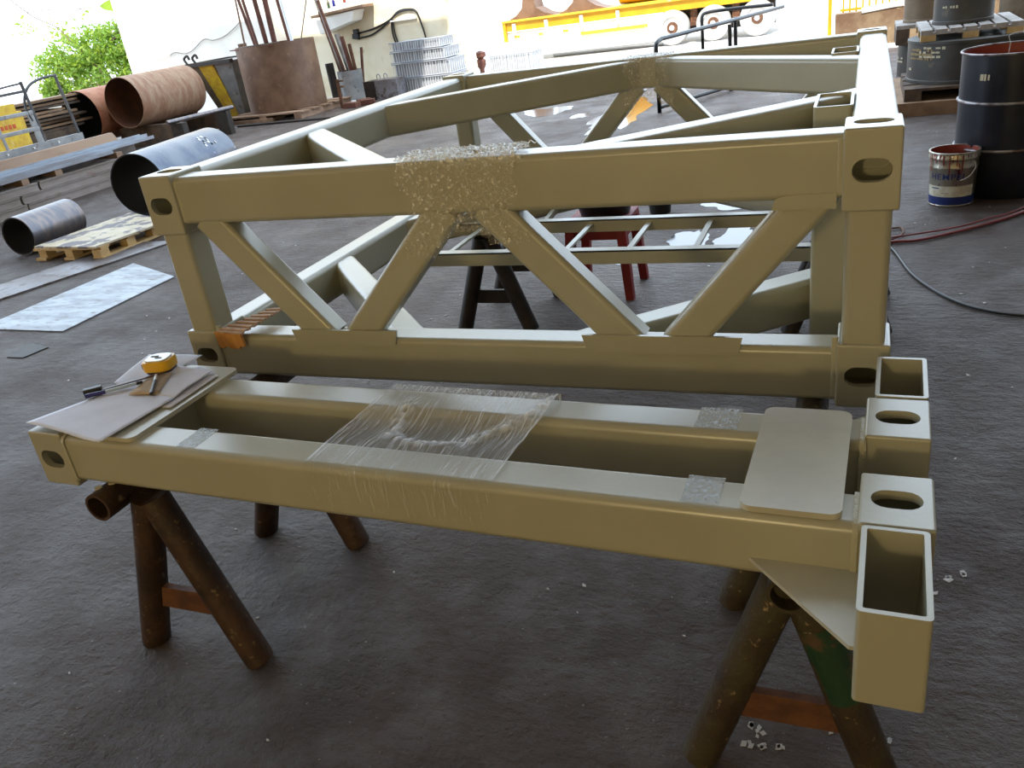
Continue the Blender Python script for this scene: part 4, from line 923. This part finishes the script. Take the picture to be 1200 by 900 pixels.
obj('paint_surface', B().cyl((0, 0, .255), (0, 0, .26), rz_(.25)-.006, rz_(.25)-.006, 36), 'redox', t)
b = B(); r2 = random.Random(2)
for k in range(12):
    a = ac-1.15+k*.19+r2.uniform(-.05, .05); L_ = r2.uniform(.02, .12) if k < 9 else .02
    z1 = H-.012; z0 = z1-L_; wd = r2.uniform(.002, .005)/r1
    vs = []
    for z in (z0, z1):
        for s_ in (-1, 1):
            r = rz_(z)+.0066; vs.append((r*math.cos(a+s_*wd), r*math.sin(a+s_*wd), z))
    b.add(vs, [(0, 1, 3, 2)])
obj('drips', b, 'redox', t)
obj('handle', B().path([(.139*math.cos(ac+1.0), .139*math.sin(ac+1.0), .27), (.155*math.cos(ac+.9), .155*math.sin(ac+.9), .235), (.158*math.cos(ac+.6), .158*math.sin(ac+.6), .19), (.150*math.cos(ac+.3), .150*math.sin(ac+.3), .17)], .003, 6), 'galv', t)
cu = bpy.data.curves.new('lettering', 'FONT'); cu.body = 'HEMPEL'; cu.size = .052; cu.align_x = 'CENTER'; cu.extrude = 0; cu.offset = .0004; cu.space_character = 1.08
to = bpy.data.objects.new('tmp_text', cu); COL.objects.link(to)
dg = bpy.context.evaluated_depsgraph_get(); me = bpy.data.meshes.new_from_object(to.evaluated_get(dg)); bpy.data.objects.remove(to, do_unlink=True)
import bmesh
bm = bmesh.new(); bm.from_mesh(me); bmesh.ops.subdivide_edges(bm, edges=[e for e in bm.edges if e.calc_length() > .012], cuts=3)
for v in bm.verts:
    z = .172+v.co.y; a = ac-.20+v.co.x*1.2/r1; r = rz_(z)+.002; v.co = Vector((r*math.cos(a), r*math.sin(a), z))
bm.to_mesh(me); bm.free(); me.materials.clear(); me.materials.append(M['navy']); obj('lettering', me, None, t)

# ============================================================ GROUPS OF REPEATS
grp = {'scrap_bar': 'scrap bars standing in the tank and barrel', 'scrap_plate': 'offcuts on the tank mouth', 'steel_beam': 'beams of the left stack', 'steel_channel': 'channels on the left stack',
       'loose_plank': 'boards of the plank pile', 'ground_plank': 'planks on the ground', 'wire_bundle': 'wire cage bundles', 'steel_pipe': 'loose large pipes', 'pipe_trestle': 'pipe trestles',
       'steel_canister': 'canisters by the rust-stained wall', 'wooden_pallet': 'pallets in the yard', 'puddle': 'puddles on the floor', 'paper_sheet': 'sheets of the paper pile', 'small_bottle': 'bottles on the wall shelf',
       'timber_bearer': 'bearers under the rusted pipes', 'wood_block': 'blocks on the beam stack', 'tube_stand': 'black tubular stands', 'scrap_lump': 'scrap at the tank foot', 'saddle_casting': 'castings on the trailer',
       'pale_coil': 'coils on the trailer', 'crumpled_film_wrap': 'film wraps on the beam joints', 'bar_block': 'blocks under the round bar', 'air_hose': 'red hoses on the floor'}
for o in SC.objects:
    if not o.parent and 'category' in o and o.name.split('.')[0] in grp: o['group'] = grp[o.name.split('.')[0]]
    if o.name.split('.')[0] in ('stencil_marks', 'chalk_mark', 'lettering', 'drips', 'wires') and o.parent: o['kind'] = 'stuff'
